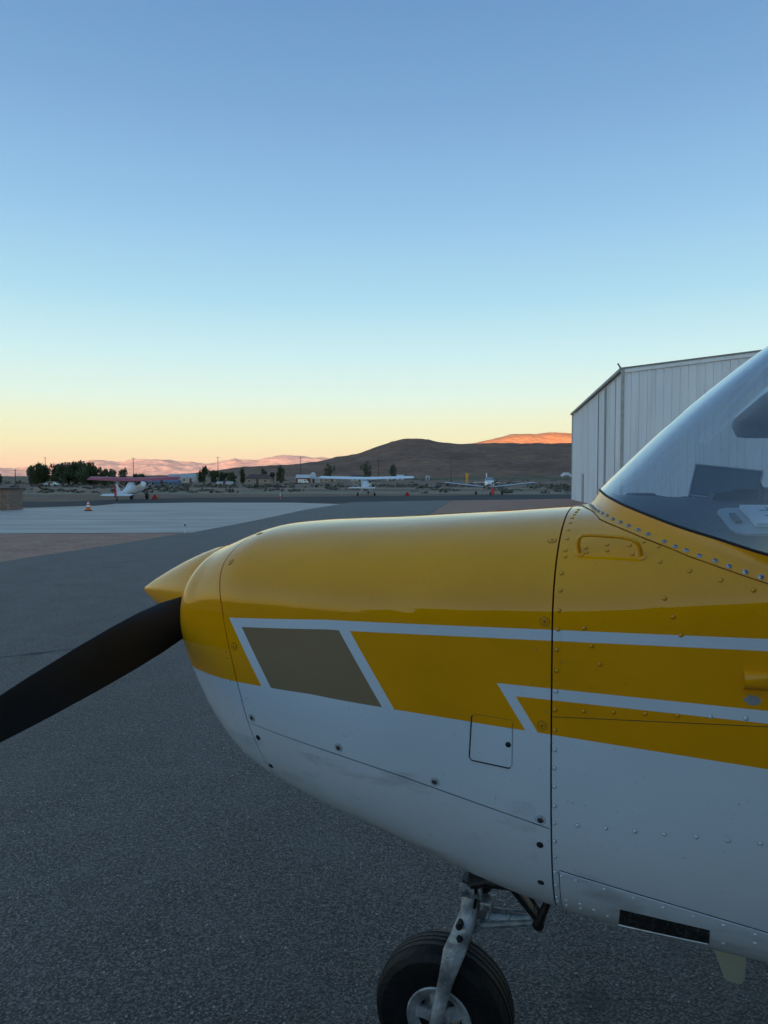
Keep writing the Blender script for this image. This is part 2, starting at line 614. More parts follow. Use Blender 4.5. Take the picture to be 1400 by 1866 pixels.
# high ground behind the viewer: it keeps the airfield in shade while the far slopes are lit
def rear_hills():
    rows = []
    for i in range(24):
        f = i / 23
        y = -2600 - 2800 * f
        b = math.sin(math.pi * f) ** .8
        row = []
        for k in range(161):
            x = -16000 + 200 * k
            crest = 200 + 8 * math.sin(x * .0009 + 1) + 16 * noise.fractal(Vector((x * .0011, 3.1, 0)), 1, 2, 4)
            row.append((x, y, -4 + crest * b))
        rows.append(row)
    tag(MB().grid(rows).build('hill', M_HILL, smooth=True, sharp=180), kind='structure')


rear_hills()


# ------------------------------------------------------------------ paved surfaces
def sheet(name, poly, z, mat, kind='structure'):
    o = MB().add([(x, y, z) for x, y in poly], [tuple(range(len(poly)))]).build(name, mat)
    return tag(o, kind=kind)


def wobble(poly, amp, step, seed):
    out = []
    for i, p in enumerate(poly):
        q = poly[(i + 1) % len(poly)]
        L = math.hypot(q[0] - p[0], q[1] - p[1])
        n = max(1, int(L / step))
        for k in range(n):
            x = p[0] + (q[0] - p[0]) * k / n; y = p[1] + (q[1] - p[1]) * k / n
            out.append((x + amp * noise.noise(Vector((x * 1.7, y * 1.7, seed))), y + amp * noise.noise(Vector((x * 1.7, y * 1.7, seed + 5)))))
    return out


asph = [(-9.5, -70), (-8.6, 9.5), (-7.72, 14.28), (-7.45, 15.6), (-6.85, 18.5), (-6.2, 22.5), (-5.36, 30.07), (-4.58, 40.5), (-3.0, 51), (-2.6, 55.5),
        (5.7, 61), (2.3, 35.1), (1.4, 27), (3.0, 22.5), (9, 20), (46, 16), (46, -70)]
sheet('apron', wobble(asph, .10, .6, 1), 0.0, M_ASPH)
sheet('dirt_verge', wobble([(-46, 20.5), (-46, 9), (-8.5, 9.6), (-7.6, 14.3), (-7.35, 15.6), (-6.75, 18.5), (-6.1, 22.6), (-11.9, 22.1)], .06, .6, 2), -.006, M_DIRT)
sheet('dirt_verge', wobble([(5.9, 61.4), (2.2, 35.1), (1.3, 27), (2.9, 22.4), (9, 19.9), (46, 15.9), (46, 70), (20, 67)], .12, .8, 3), -.006, M_DIRT)
conc = [(-70, 39), (-22, 42.2), (-20.7, 44.8), (-18.9, 46.8), (-19.3, 51.4), (-14.55, 54), (-6.94, 54), (-3.09, 50.5), (-4.5, 40.5), (-5.25, 30.07), (-6.05, 22.5), (-11.9, 22.0), (-70, 17)]
# cast slabs with open joints
def concrete():
    par = empty('concrete_pad')
    tag(par, kind='structure')
    sheet_o = MB().add([(x, y, .004) for x, y in conc], [tuple(range(len(conc)))]).build('slab', M_CONC, par)
    j = MB()
    for k in range(5):
        y = 27 + 5.6 * k
        j.add([(-60, y - 2.2, .008), (-5.6 + .1 * k, y, .008), (-5.6 + .1 * k, y + .05, .008), (-60, y - 2.15, .008)], [(0, 1, 2, 3)])
    o = j.build('joint', simple('joint_tar', (.06, .06, .06), .8), par)


concrete()
strip = [(-70, 44.5), (-24, 44.2), (-20.5, 46.9), (-19.3, 51.5), (-14.5, 54.1), (-3, 54.6), (5.5, 60.2), (17.4, 66.2), (90, 92), (90, 122), (23, 88.6), (8, 81), (-8.7, 75.3), (-19.5, 70.3), (-22.8, 65.9), (-25.4, 57), (-70, 54)]
sheet('taxiway', wobble(strip, .15, 2, 4), .002 - .006, M_FRESH)
# dry grass bands, a dirt road and a green field across the plain
for i, (u0, u1, ya, yb, m, nm) in enumerate([
        (-250, 1200, 92, 116, M_LITGRASS, 'grass_strip'), (-200, 1300, 150, 178, M_LITGRASS, 'grass_strip'), (-300, 1400, 232, 262, M_LITGRASS, 'dirt_road'),
        (-100, 560, 128, 140, M_DIRT, 'dirt_road')]):
    P = []
    for u in np.linspace(u0, u1, 40):
        a = (u - 700) / 1300
        P.append((a * ya, ya + 2.5 * noise.noise(Vector((u * .02, i, 0)))))
    for u in np.linspace(u1, u0, 40):
        a = (u - 700) / 1300
        P.append((a * yb, yb + 3.5 * noise.noise(Vector((u * .03, i + 9, 0)))))
    sheet(nm, P, -.008 + .001 * i, m)
gf = []
for f in (0, .25, .5, .75, 1):
    y = 560 + 380 * f
    gf.append([((u - 700) / 1300 * y, y, plain_z((u - 700) / 1300 * y, y) + .25) for u in np.linspace(690, 1180, 14)])
tag(MB().grid(gf).build('green_field', M_GREEN, smooth=True), kind='structure')
# tar-sealed crack lines across the near asphalt
for i, (p0, p1) in enumerate([((-8.2, 9.6), (-1.8, 19.5)), ((-5.6, 5.4), (-.4, 8.2))]):
    c = MB()
    A_, B_ = [], []
    for k in range(41):
        f = k / 40
        x = p0[0] + (p1[0] - p0[0]) * f + .05 * noise.noise(Vector((f * 9, i, 0)))
        y = p0[1] + (p1[1] - p0[1]) * f + .05 * noise.noise(Vector((f * 9, i, 4)))
        w = .004 + .007 * abs(noise.noise(Vector((f * 21, i, 7))))
        A_.append((x - w, y + w, .004)); B_.append((x + w, y - w, .004))
    o = c.grid([A_, B_]).build('crack_line', M_FRESH)
    tag(o, kind='structure')

def stones():
    rnd = random.Random(3)
    m = MB()
    for _ in range(420):
        y = 1.0 + 9 * rnd.random() ** 1.6
        x = rnd.uniform(-.62, .62) * y
        r = rnd.uniform(.0012, .0042)
        vs = [Vector((rnd.uniform(.7, 1.2) * a, rnd.uniform(.7, 1.2) * b_, max(-.2, c))) * r for a in (-1, 1) for b_ in (-1, 1) for c in (-.2, .9)]
        m.add([v + Vector((x, y, .001)) for v in vs], [(0, 1, 3, 2), (4, 6, 7, 5), (0, 4, 5, 1), (2, 3, 7, 6), (1, 5, 7, 3)])
    o = m.build('loose_grit', simple('pale_grit', (.30, .28, .25), .8, vary=.4, scale=300))
    tag(o, 'scattered pale grit on the asphalt', 'grit', kind='stuff')


stones()

# ================================================================== the yellow and white airplane
PSI = R(20)
AX = empty('light_airplane', (0.4742, 1.7775, 0), -PSI,
           'yellow and white single-engine airplane with black propeller in the foreground', 'airplane')
ST = np.array([
    [-.992, .20, 1.340, 1.066, 1.25, 2.2, 1.9],
    [-.97, .278, 1.421, 1.008, 1.268, 2.3, 1.85],
    [-.90, .312, 1.460, 0.905, 1.285, 2.35, 2.25],
    [-.75, .370, 1.505, 0.834, 1.300, 2.45, 2.95],
    [-.40, .426, 1.529, 0.746, 1.308, 2.42, 3.3],
    [0.0, .436, 1.558, 0.655, 1.322, 2.35, 3.65],
    [0.5, .448, 1.605, 0.630, 1.368, 2.45, 3.9],
    [1.1, .500, 1.64, 0.590, 1.37, 2.5, 4.2],
    [2.1, .50, 1.66, 0.66, 1.30, 2.6, 3.2],
    [3.2, .33, 1.58, 0.86, 1.22, 2.6, 2.6],
    [5.2, .10, 1.42, 1.10, 1.26, 2.2, 2.2]])


def _slopes(X, Y):
    h = np.diff(X); d = np.diff(Y) / h; m = np.zeros(len(X))
    for i in range(1, len(X) - 1):
        if d[i - 1] * d[i] > 0:
            w1 = 2 * h[i] + h[i - 1]; w2 = h[i] + 2 * h[i - 1]
            m[i] = (w1 + w2) / (w1 / d[i - 1] + w2 / d[i])
    m[0] = d[0]; m[-1] = d[-1]
    return m


_X = ST[:, 0]
_MS = [_slopes(_X, ST[:, i]) for i in range(1, 7)]


def sec(s):
    s = min(max(s, _X[0]), _X[-1])
    k = min(max(int(np.searchsorted(_X, s)) - 1, 0), len(_X) - 2)
    h = _X[k + 1] - _X[k]
    t = (s - _X[k]) / h
    a, b, c, d = (1 + 2 * t) * (1 - t) ** 2, t * (1 - t) ** 2 * h, t * t * (3 - 2 * t), t * t * (t - 1) * h
    return [a * ST[k, i] + b * m[k] + c * ST[k + 1, i] + d * m[k + 1] for i, m in zip(range(1, 7), _MS)]


def skin(s, ph, off=0.0):
    """point of the skin: s aft of the firewall, ph angle (0 = near side, pi/2 = crown)"""
    w, zt, zb, zc, nu, nl = sec(s)
    c, q = math.cos(ph), math.sin(ph)
    n, h = (nu, zt - zc) if q >= 0 else (nl, zc - zb)
    t = (w + off) * math.copysign(abs(c) ** (2 / n), c)
    z = zc + (h + off) * math.copysign(abs(q) ** (2 / n), q)
    return (s, -t, z)


def side_t(s, z):
    w, zt, zb, zc, nu, nl = sec(s)
    n, h = (nu, zt - zc) if z >= zc else (nl, zc - zb)
    q = min(abs(z - zc) / h, 1)
    return w * (1 - q ** n) ** (1 / n)


def phi_of(s, z):
    w, zt, zb, zc, nu, nl = sec(s)
    n, h = (nu, zt - zc) if z >= zc else (nl, zc - zb)
    q = min(abs(z - zc) / h, 1)
    return math.copysign(math.asin(min(1, q ** (n / 2))), z - zc)


def on_skin(s, z, lift=0.0):
    """near-side skin point and outward normal at station s, height z"""
    e = .002
    P = lambda a, b: Vector((a, -side_t(a, b), b))
    p = P(s, z)
    n = (P(s + e, z) - P(s - e, z)).cross(P(s, z + e) - P(s, z - e))
    n.normalize()
    if n.y > 0: n = -n
    return p + n * lift, n


def by_t(s, t):
    """height of the upper skin at lateral offset t"""
    w, zt, zb, zc, nu, nl = sec(s)
    return zc + (zt - zc) * (1 - min(abs(t) / w, 1) ** nu) ** (1 / nu)


LIP = .965
def lip_row(row):
    """inward-turned edge of a skin panel"""
    out = []
    for p in row:
        zc = sec(p[0])[3]
        out.append((p[0], p[1] * LIP, zc + (p[2] - zc) * LIP))
    return out


# nose-bowl seam: station against angle
_seam = [(1.479, -.815), (1.459, -.820), (1.434, -.826), (1.414, -.825), (1.388, -.818), (1.367, -.809), (1.335, -.798), (1.294, -.787),
         (1.230, -.770), (1.170, -.753), (1.102, -.736), (1.038, -.723), (.998, -.712), (.955, -.702), (.922, -.694), (.882, -.690)]
_sp = [(phi_of(s, z), s) for z, s in _seam][::-1]
_sx = [-math.pi / 2, *[p for p, _ in _sp], math.pi / 2]
_sy = [-.685, *[s for _, s in _sp], -.812]


def seam_s(ph):
    a = ph
    if a > math.pi / 2: a = math.pi - a
    if a < -math.pi / 2: a = -math.pi - a
    return float(np.interp(a, _sx, _sy))


def split_phi(s):
    z = float(np.interp(s, [-.72, -.557, -.446, -.312, -.115, 0], [1.041, 1.024, 1.011, .990, .953, .931]))
    return phi_of(s, z)


def dense_phis(a, b, n):
    return [a + (b - a) * k / n for k in range(n + 1)]


NPH = 144
GAP = .0017
# --- nose bowl
phs = [2 * math.pi * k / NPH for k in range(NPH)]
rows = []
nb = 22
for i in range(nb + 1):
    f = (i / nb) ** 1.6
    rows.append([skin(-.992 + (seam_s(p) - GAP + .992) * f, p) for p in phs])
b = MB().grid(rows, close=True)
b.grid([rows[-1], lip_row(rows[-1])], close=True)
# rounded-over front face
fr = rows[0]
r1 = [(p[0] - .012, p[1] * .90, 1.24 + (p[2] - 1.24) * .90) for p in fr]
r2 = [(p[0] - .016, p[1] * .72, 1.24 + (p[2] - 1.24) * .72) for p in fr]
b.grid([fr, r1, r2], close=True)
b.add(r2, [tuple(range(NPH))])
BOWL = b.build('nose_bowl', M_LIV, AX, smooth=True, merge=.0002, sharp=50)
for sg in (-1, 1):
    o = MB().lathe([(.055, 0), (.06, .004), (.05, -.002)], 20, axis='X').build('air_intake', M_SEAM, BOWL, smooth=True)
    o.location = (-1.0105, sg * .125, 1.25)
    o.scale = (1, 1, .62)

# --- upper and lower cowl
def cowl(lower):
    ns, npn = 44, 110 if not lower else 60
    rows = []
    for i in range(ns + 1):
        f = i / ns
        row = []
        for k in range(npn + 1):
            # angle between the two split lines
            s0 = -.70 + .70 * f
            ps = split_phi(s0)
            g = .0034
            if not lower:
                a, b_ = ps + g, math.pi - ps - g
            else:
                a, b_ = -math.pi - ps + g, ps - g
            ph = a + (b_ - a) * k / npn
            sa = seam_s(ph) + GAP
            sb = -GAP
            s = sa + (sb - sa) * f
            # keep the split line itself where the seam meets it
            row.append(skin(s, ph))
        rows.append(row)
    m = MB().grid(rows)
    m.grid([rows[0], lip_row(rows[0])])
    m.grid([rows[-1], lip_row(rows[-1])])
    for e in (0, -1):
        col = [r[e] for r in rows]
        m.grid([col, lip_row(col)])
    return m.build('lower_cowl' if lower else 'upper_cowl', M_LIV, AX, smooth=True, merge=.0002, sharp=50)


UCOWL = cowl(False)
LCOWL = cowl(True)
MB().tube([Vector(skin(s, split_phi(s))) for s in np.linspace(-.716, -.004, 50)], .0005, 5).build('cowl_seam', M_SEAM, UCOWL, smooth=True)
# dark liner under the seams so no daylight shows through
liner = []
for s in np.linspace(-.93, -.004, 26):
    liner.append([(q[0], q[1] * .955, sec(s)[3] + (q[2] - sec(s)[3]) * .955) for q in (skin(s, p) for p in phs[::3])])
MB().grid(liner, close=True).add(liner[-1], [tuple(range(len(liner[-1])))]).build('firewall_shroud', M_SEAM, AX, smooth=True)

# --- spinner and propeller
SPZ = 1.283
prof = [(.002, -1.304), (.010, -1.296), (.035, -1.255), (.068, -1.195), (.098, -1.135), (.124, -1.075), (.140, -1.030), (.146, -1.004), (.140, -1.000)]
SPN = MB().lathe(prof, 48, c=(0, 0, SPZ), axis='X').build('spinner', M_YEL, AX, smooth=True, sharp=40)
blade_t = [(.06, .075, 52, .045), (.14, .098, 46, .032), (.225, .116, 39, .024), (.32, .121, 30, .020), (.42, .120, 24, .017), (.545, .113, 19, .0145),
           (.70, .098, 15, .011), (.82, .080, 13, .009), (.855, .060, 12, .007), (.876, .036, 12, .005), (.884, .014, 12, .003)]


def blade(theta, name='propeller_blade'):
    er = Vector((0, -math.cos(theta), math.sin(theta)))
    ec = Vector((0, math.sin(theta), math.cos(theta))) if math.cos(theta) > 0 else Vector((0, math.sin(theta), math.cos(theta)))
    rows = []
    for r, c, be, th in blade_t:
        be = R(be)
        cv = ec * math.cos(be) + Vector((-1, 0, 0)) * math.sin(be)      # towards the leading edge
        nv = cv.cross(er).normalized()
        if nv.x > 0: nv = -nv
        ctr = Vector((-1.035, 0, SPZ)) + er * r
        ring = []
        for k in range(20):
            a = 2 * math.pi * k / 20
            x = math.cos(a); y = math.sin(a)
            thick = th * (y if y > 0 else y * .12) * (1 - .35 * (-x if x < 0 else 0))
            ring.append(ctr + cv * (x * c / 2) + nv * thick * .9)
        rows.append(ring)
    m = MB().grid(rows, close=True)
    m.add(rows[-1], [tuple(range(20))])
    return m.build(name, M_PROP, AX, smooth=True, sharp=60)


blade(R(-10))
blade(R(-10) + math.pi)

# --- fuselage skin aft of the firewall, open above the sill for the cabin
RET = [(.019, 0, 1.5605), (.024, .05, 1.5595), (.038, .11, 1.5565), (.055, .165, 1.552), (.076, .242, 1.538), (.098, .276, 1.530), (.126, .303, 1.521), (.162, .336, 1.508), (.190, .358, 1.499), (.245, .390, 1.479), (.296, .411, 1.463), (.334, .422, 1.451), (.370, .431, 1.440), (.45, 0, 1.420), (.55, 0, 1.402), (.66, 0, 1.388)]
RETC = [(s, t, by_t(s, t)) if t < .27 and s < .4 else (s, side_t(s, z), z) for s, t, z in RET]
_rs = [p[0] for p in RETC]; _rt = [p[1] for p in RETC]; _rz = [p[2] for p in RETC]


def phi_t(s, t):
    w, zt, zb, zc, nu, nl = sec(s)
    return math.acos(min(1, t / w) ** (nu / 2))


def top_phi(s):
    if s <= .019: return math.pi / 2
    if s < .66:
        if s < .098: return phi_t(s, float(np.interp(s, _rs, _rt)))
        return phi_of(s, float(np.interp(s, _rs, _rz)))
    z = float(np.interp(s, [.66, .9, 2.2, 2.35, 2.6], [1.388, 1.388, 1.40, 1.5, 1.66]))
    w, zt = sec(s)[:2]
    if z >= zt - .002: return math.pi / 2
    return phi_of(s, z)


ss = [GAP, .006, .012, .0189] + [.0192 + .0012 * k for k in range(9)] + [.032 + .008 * k for k in range(20)] + list(np.linspace(.2, .66, 24)) + list(np.linspace(.7, 5.2, 46))
f = MB()
for sg in (1, -1):
    rows = []
    for s in ss:
        tp = top_phi(s)
        row = []
        for k in range(57):
            p = skin(s, -math.pi / 2 + (tp + math.pi / 2) * k / 56)
            row.append((p[0], p[1] * sg, p[2]))
        rows.append(row)
    f.grid(rows)
    f.grid([rows[0], lip_row(rows[0])])
FUS = f.build('fuselage', M_LIV, AX, smooth=True, merge=.0004, sharp=50)

# seam sealant lines lying on the skin
def skin_line(pts, r, name, parent, mat=M_SEAM, lift=0.0, n=5):
    P = []
    for s, z in pts:
        p, nn = on_skin(s, z, lift)
        P.append(p)
    return MB().tube(P, r, n).build(name, mat, parent, smooth=True)


def zline(a, b, n=24):
    return [(a[0] + (b[0] - a[0]) * k / n, a[1] + (b[1] - a[1]) * k / n) for k in range(n + 1)]


skin_line(zline((.003, 1.163), (.62, 1.208)), .0007, 'panel_seam', FUS)
# belly panel: a slightly proud plate below its own seam
bp = []
for s in np.linspace(.0145, .64, 40):
    z1 = .8395 - .13 * s
    a0, a1 = phi_of(s, .68), phi_of(s, z1)
    row = [skin(s, a1 + (a0 - a1) * k / 24, .0022) for k in range(25)]
    row = [skin(s, a1, -.002)] + row
    bp.append(row)
bp = [[(p[0], p[1] * .99, p[2]) for p in bp[0]]] + bp
BELLY = MB().grid(bp).build('belly_panel', M_LIV, FUS, smooth=True, sharp=60)
skin_line([(s, .841 - .13 * s) for s in np.linspace(.0145, .64, 30)], .0008, 'panel_seam', FUS, lift=.0006)
skin_line([(.0135, z) for z in np.linspace(.837, .70, 14)], .0008, 'panel_seam', FUS, lift=.0006)

# --- rivets
M_GRIME = simple('grime_ring', (.10, .085, .06), .7)


def rivet_mesh(name, mat, r=.0039, h=.0024):
    m = MB().lathe([(r, -.0006), (r, .0004), (r * .82, h * .7), (r * .42, h)], 12)
    m.mi = 1; m.lathe([(r * 1.12, -.0006), (r * 1.12, .00025)], 12)
    return m.mesh(name, [mat, M_GRIME], smooth=True, sharp=80)


RM = {'yellow': rivet_mesh('rivet', M_YEL), 'white': rivet_mesh('rivet', M_WHT), 'tan': rivet_mesh('rivet', M_TAN)}
fw_riv = [(.021, 1.554), (.019, 1.550), (.017, 1.545), (.015, 1.539), (.014, 1.530), (.014, 1.517), (.015, 1.501), (.015, 1.480), (.016, 1.469), (.013, 1.439), (.013, 1.408),
          (.012, 1.371), (.011, 1.335), (.009, 1.295), (.009, 1.254), (.008, 1.214), (.007, 1.177), (.007, 1.137), (.007, 1.098), (.0065, 1.061), (.0065, 1.023), (.0065, .983),
          (.006, .946), (.006, .906), (.006, .870), (.006, .832), (.006, .796), (.006, .760), (.006, .743)]
riv2 = [(.055, 1.486), (.057, 1.478), (.095, 1.493), (.096, 1.483), (.138, 1.494), (.144, 1.479), (.163, 1.501), (.190, 1.494), (.193, 1.468), (.244, 1.455), (.295, 1.442), (.347, 1.428),
        (.201, 1.405), (.216, 1.373), (.230, 1.341), (.060, 1.341), (.074, 1.308), (.089, 1.274), (.061, 1.181), (.115, 1.185), (.171, 1.189), (.226, 1.192), (.281, 1.197), (.338, 1.201),
        (.40, 1.416), (.45, 1.404), (.392, 1.205), (.446, 1.209), (.50, 1.213),
        (.051, .950), (.103, .954), (.156, .958), (.208, .962), (.262, .967), (.315, .970), (.367, .975), (.42, .979), (.472, .983), (.524, .987)]
belly_riv = [(.019, .828), (.047, .824), (.101, .817), (.155, .810), (.210, .801), (.263, .794), (.316, .787), (.369, .781), (.42, .775), (.47, .769), (.025, .759), (.025, .741),
             (.053, .758), (.053, .741), (.080, .748), (.107, .736), (.319, .734), (.371, .757)]
nose_riv = [(-.779, 1.210), (-.775, 1.194), (-.773, 1.137), (-.776, 1.094), (-.777, 1.052), (-.777, 1.012), (-.779, .972), (-.786, .932)]
for lst, par, lift, sc_ in ((fw_riv, FUS, 0, 1), (riv2, FUS, 0, 1), (belly_riv, BELLY, .0022, .95), (nose_riv, BOWL, 0, .7)):
    for s, z in lst:
        p, nn = on_skin(s, z, lift)
        o = put('rivet', RM[livery_kind(s, z)], par, p, nn)
        o.scale = (sc_,) * 3

# --- quarter-turn cowl fasteners and lower-cowl screws
def fastener_mesh(name, paint):
    m = MB()
    m.mi = 1; m.lathe([(.0098, -.001), (.0098, .0004)], 24)
    m.mi = 0; m.lathe([(.0091, .0003), (.0090, .0010), (.0068, .0010), (.0066, .0003)], 24, closed=True)
    m.mi = 2; m.lathe([(.0059, .0003), (.0058, .0013), (.0050, .0016)], 20)
    m.mi = 1; m.box((0, 0, .0017), (.0058, .0014, .0006)); m.box((0, 0, .0017), (.0014, .0058, .0007))
    return m.mesh(name, [paint, M_SEAM, M_STEEL if paint is M_WHT else paint])


FM = {'yellow': fastener_mesh('cowl_fastener', M_YEL), 'white': fastener_mesh('cowl_fastener', M_WHT), 'tan': fastener_mesh('cowl_fastener', M_TAN)}
cams = [(-.789, 1.482), (-.799, 1.420), (-.752, 1.226), (-.708, 1.056), (-.464, 1.031), (-.240, .991), (-.021, .947), (-.018, 1.143), (-.015, 1.348), (-.015, 1.497)]
for i, (s, z) in enumerate(cams):
    p, nn = on_skin(s, z, 0)
    put('cowl_fastener', FM[livery_kind(s, z)], UCOWL, p, nn, rot=.4 * i)


def screw_mesh(name, head, r):
    m = MB()
    m.mi = 0; m.lathe([(r * 1.35, -.0005), (r * 1.35, .0006), (r * 1.1, .0010)], 18)
    m.lathe([(r, .0009), (r * .92, .0021), (r * .6, .0028), (r * .3, .0030)], 16)
    m.mi = 1; m.box((0, 0, .0029), (r * 1.1, r * .26, .0008)); m.box((0, 0, .0029), (r * .26, r * 1.1, .0009))
    return m.mesh(name, [head, M_SEAM], smooth=True, sharp=40)


LSM = screw_mesh('cowl_screw', M_GREASE, .0052)
for i, (s, z) in enumerate([(-.698, 1.006), (-.682, .927), (-.023, .891), (-.025, .794)]):
    p, nn = on_skin(s, z, 0)
    put('cowl_screw', LSM, LCOWL, p, nn, rot=.7 * i)

# --- oil access door on the cowl side
dcor = [(-.158, 1.150), (-.076, 1.146), (-.077, 1.047), (-.164, 1.053)]
def bil(u, v):
    a = [dcor[0][i] + (dcor[1][i] - dcor[0][i]) * u for i in (0, 1)]
    c = [dcor[3][i] + (dcor[2][i] - dcor[3][i]) * u for i in (0, 1)]
    return (a[0] + (c[0] - a[0]) * v, a[1] + (c[1] - a[1]) * v)


rows = []
for i in range(13):
    rows.append([on_skin(*bil(k / 12, i / 12), .0012)[0] for k in range(13)])
DOOR = MB().grid(rows).build('access_door', M_LIV, UCOWL, smooth=True)
def smooth_loop(n_=10):
    P = []
    cr = .06
    for (ua, va, ub, vb) in ((cr, 0, 1 - cr, 0), (1, cr, 1, 1 - cr), (1 - cr, 1, cr, 1), (0, 1 - cr, 0, cr)):
        for k in range(n_):
            P.append((ua + (ub - ua) * k / (n_ - 1), va + (vb - va) * k / (n_ - 1)))
    return P + [P[0]]


lp = smooth_loop()
rr = []
for k in range(len(lp)):
    u_, v_ = lp[k]
    rr.append(.0016 if (v_ > .95 or (u_ < .05 and v_ > .02)) else .0006)
MB().tube([on_skin(*bil(u_, v_), .0006)[0] for u_, v_ in lp], rr, 5).build('door_gap', M_SEAM, UCOWL, smooth=True)
p, nn = on_skin(-.084, 1.096, .001)
put('door_latch', screw_mesh('door_latch', M_GREASE, .0042), UCOWL, p, nn, rot=.5)

# --- grab handle
hp = []
for s, z, l in [(.043, 1.477, 0), (.0425, 1.480, .018), (.045, 1.483, .029), (.053, 1.4855, .034), (.072, 1.486, .035), (.100, 1.4855, .035), (.130, 1.485, .035), (.146, 1.4835, .033), (.156, 1.481, .026), (.159, 1.479, .016), (.159, 1.477, 0)]:
    hp.append(on_skin(s, z, l)[0])
HAN = MB().tube(hp, .0042, 12).build('grab_handle', M_YEL, FUS, smooth=True)
for s, z in ((.043, 1.477), (.159, 1.477)):
    p, nn = on_skin(s, z, 0)
    put('handle_flange', MB().lathe([(.0115, -.001), (.0115, .0012), (.0095, .0022), (.006, .0026)], 20).mesh('handle_flange', M_YEL, smooth=True), FUS, p, nn)
# doubler plate under the handle
rows = [[on_skin(s, z, .0013)[0] for s in np.linspace(.028, .172, 20)] for z in np.linspace(1.462, 1.4955, 6)]
# --- fresh-air scoop
rows = [[on_skin(s, z, .0014)[0] for s in np.linspace(.332, .402, 10)] for z in np.linspace(1.244, 1.299, 8)]
SCO = MB().grid(rows).build('vent_scoop', M_YEL, FUS, smooth=True)
rows = []
for i in range(11):
    g = i / 10
    s = .333 + .062 * g
    hgt = .017 * (1 - g ** 2.2) + .0012
    row = []
    for k in range(13):
        q = -1 + 2 * k / 12
        row.append(on_skin(s, 1.270 + .0165 * q, .001 + hgt * (1 - abs(q) ** 3.5))[0])
    rows.append(row)
MB().grid(rows).build('scoop_hood', M_YEL, FUS, smooth=True)

# --- black grip pad with bright lower strip on the belly, and the blade antenna
gc = [(.130, .770), (.293, .766), (.295, .721), (.127, .711)]
def gq(u, v):
    a = [gc[0][i] + (gc[1][i] - gc[0][i]) * u for i in (0, 1)]
    c = [gc[3][i] + (gc[2][i] - gc[3][i]) * u for i in (0, 1)]
    return (a[0] + (c[0] - a[0]) * v, a[1] + (c[1] - a[1]) * v)


M_GRIP = NT('worn_black_grip')
_g = M_GRIP.noise(90, 4, .7, stretch=(1.6, 1, .22), lo=.50, hi=.72)
M_GRIP.color(M_GRIP.mix(M_GRIP.math('MULTIPLY', _g, .8), (.008, .0085, .01), (.15, .16, .17))).set(Roughness=.6)
M_GRIP = M_GRIP.mat
rows = [[on_skin(*gq(k / 20, i / 8), .0032)[0] for k in range(21)] for i in range(9)]
rows = [[on_skin(*gq(k / 20, 0), .0)[0] for k in range(21)]] + rows + [[on_skin(*gq(k / 20, 1), .0)[0] for k in range(21)]]
MB().grid(rows).build('grip_pad', M_GRIP, FUS, smooth=True, sharp=40)
MB().tube([on_skin(*gq(k / 20 * .985, 1.02), .004)[0] for k in range(21)], .0026, 8).build('bright_strip', M_STEEL, FUS, smooth=True)
tA = -.15
ant = [(.285, tA, .70), (.392, tA, .70), (.384, tA, .54), (.380, tA, .530), (.372, tA, .5275), (.350, tA, .5285), (.343, tA, .535)]
MB().extrude([(x, y - .005, z) for x, y, z in ant], (0, .010, 0)).build('blade_antenna', M_CREAM, AX, bevel=.003, smooth=True)

# --- windshield fairing
GB = [(.060, 0, 1.600), (.067, .07, 1.597), (.082, .140, 1.588), (.096, .186, 1.582), (.123, .245, 1.570), (.176, .311, 1.551), (.232, .358, 1.531), (.287, .387, 1.516), (.334, .408, 1.501),
      (.368, .420, 1.491), (.45, .435, 1.473), (.55, .446, 1.455), (.66, .452, 1.44)]


def resample(P, n):
    P = [Vector(p) for p in P]
    L = [0]
    for a, b_ in zip(P, P[1:]): L.append(L[-1] + (b_ - a).length)
    out = []
    for k in range(n):
        d = L[-1] * k / (n - 1)
        out.append(Vector([np.interp(d, L, [p[i] for p in P]) for i in range(3)]))
    return out


def chaikin(P, it=2):
    P = [Vector(p) for p in P]
    for _ in range(it):
        Q = [P[0]]
        for a, b_ in zip(P, P[1:]):
            Q += [a * .75 + b_ * .25, a * .25 + b_ * .75]
        P = Q + [P[-1]]
    return P


mir = lambda P: [Vector((p[0], -p[1], p[2])) for p in P]      # to local y: near side is -y
full = lambda P: [Vector((p[0], p[1], p[2])) for p in P[::-1]] and ([Vector((p[0], p[1], p[2])) for p in P[:0:-1]] + mir(P))
NF = 60
Rr = resample(RETC, NF)
Gr = resample(chaikin(GB), NF)
def to_skin(p, lift):
    """nearest convenient skin point to p (p in s, t, z), lifted along the normal"""
    w, zt, zb, zc, nu, nl = sec(p.x)
    t, z = max(p.y, 1e-5), p.z
    h = zt - zc
    for _ in range(12):
        d = max(z - zc, 1e-5)
        f_ = (t / w) ** nu + (d / h) ** nu - 1
        gt_ = nu / w * (t / w) ** (nu - 1); gz_ = nu / h * (d / h) ** (nu - 1)
        g2_ = gt_ * gt_ + gz_ * gz_
        t -= f_ * gt_ / g2_; z -= f_ * gz_ / g2_
        t = max(t, 0)
    n = Vector((-.07, gt_, gz_)).normalized() if gt_ * gt_ < gz_ * gz_ else Vector((0, gt_, gz_)).normalized()
    n = Vector((0, gt_, gz_)).normalized()
    return Vector((p.x, t, z)) + n * lift, n
    q, n = on_skin(p.x, p.z)
    q = Vector((q.x, -q.y, q.z)); n = Vector((n.x, -n.y, n.z))
    if p.y < .31:
        q2, n2 = to_skin(Vector((p.x, .2699, p.z)), 0)
        f_ = (p.y - .27) / .04
        n = n2.lerp(n, f_).normalized()
    return q + n * lift, n


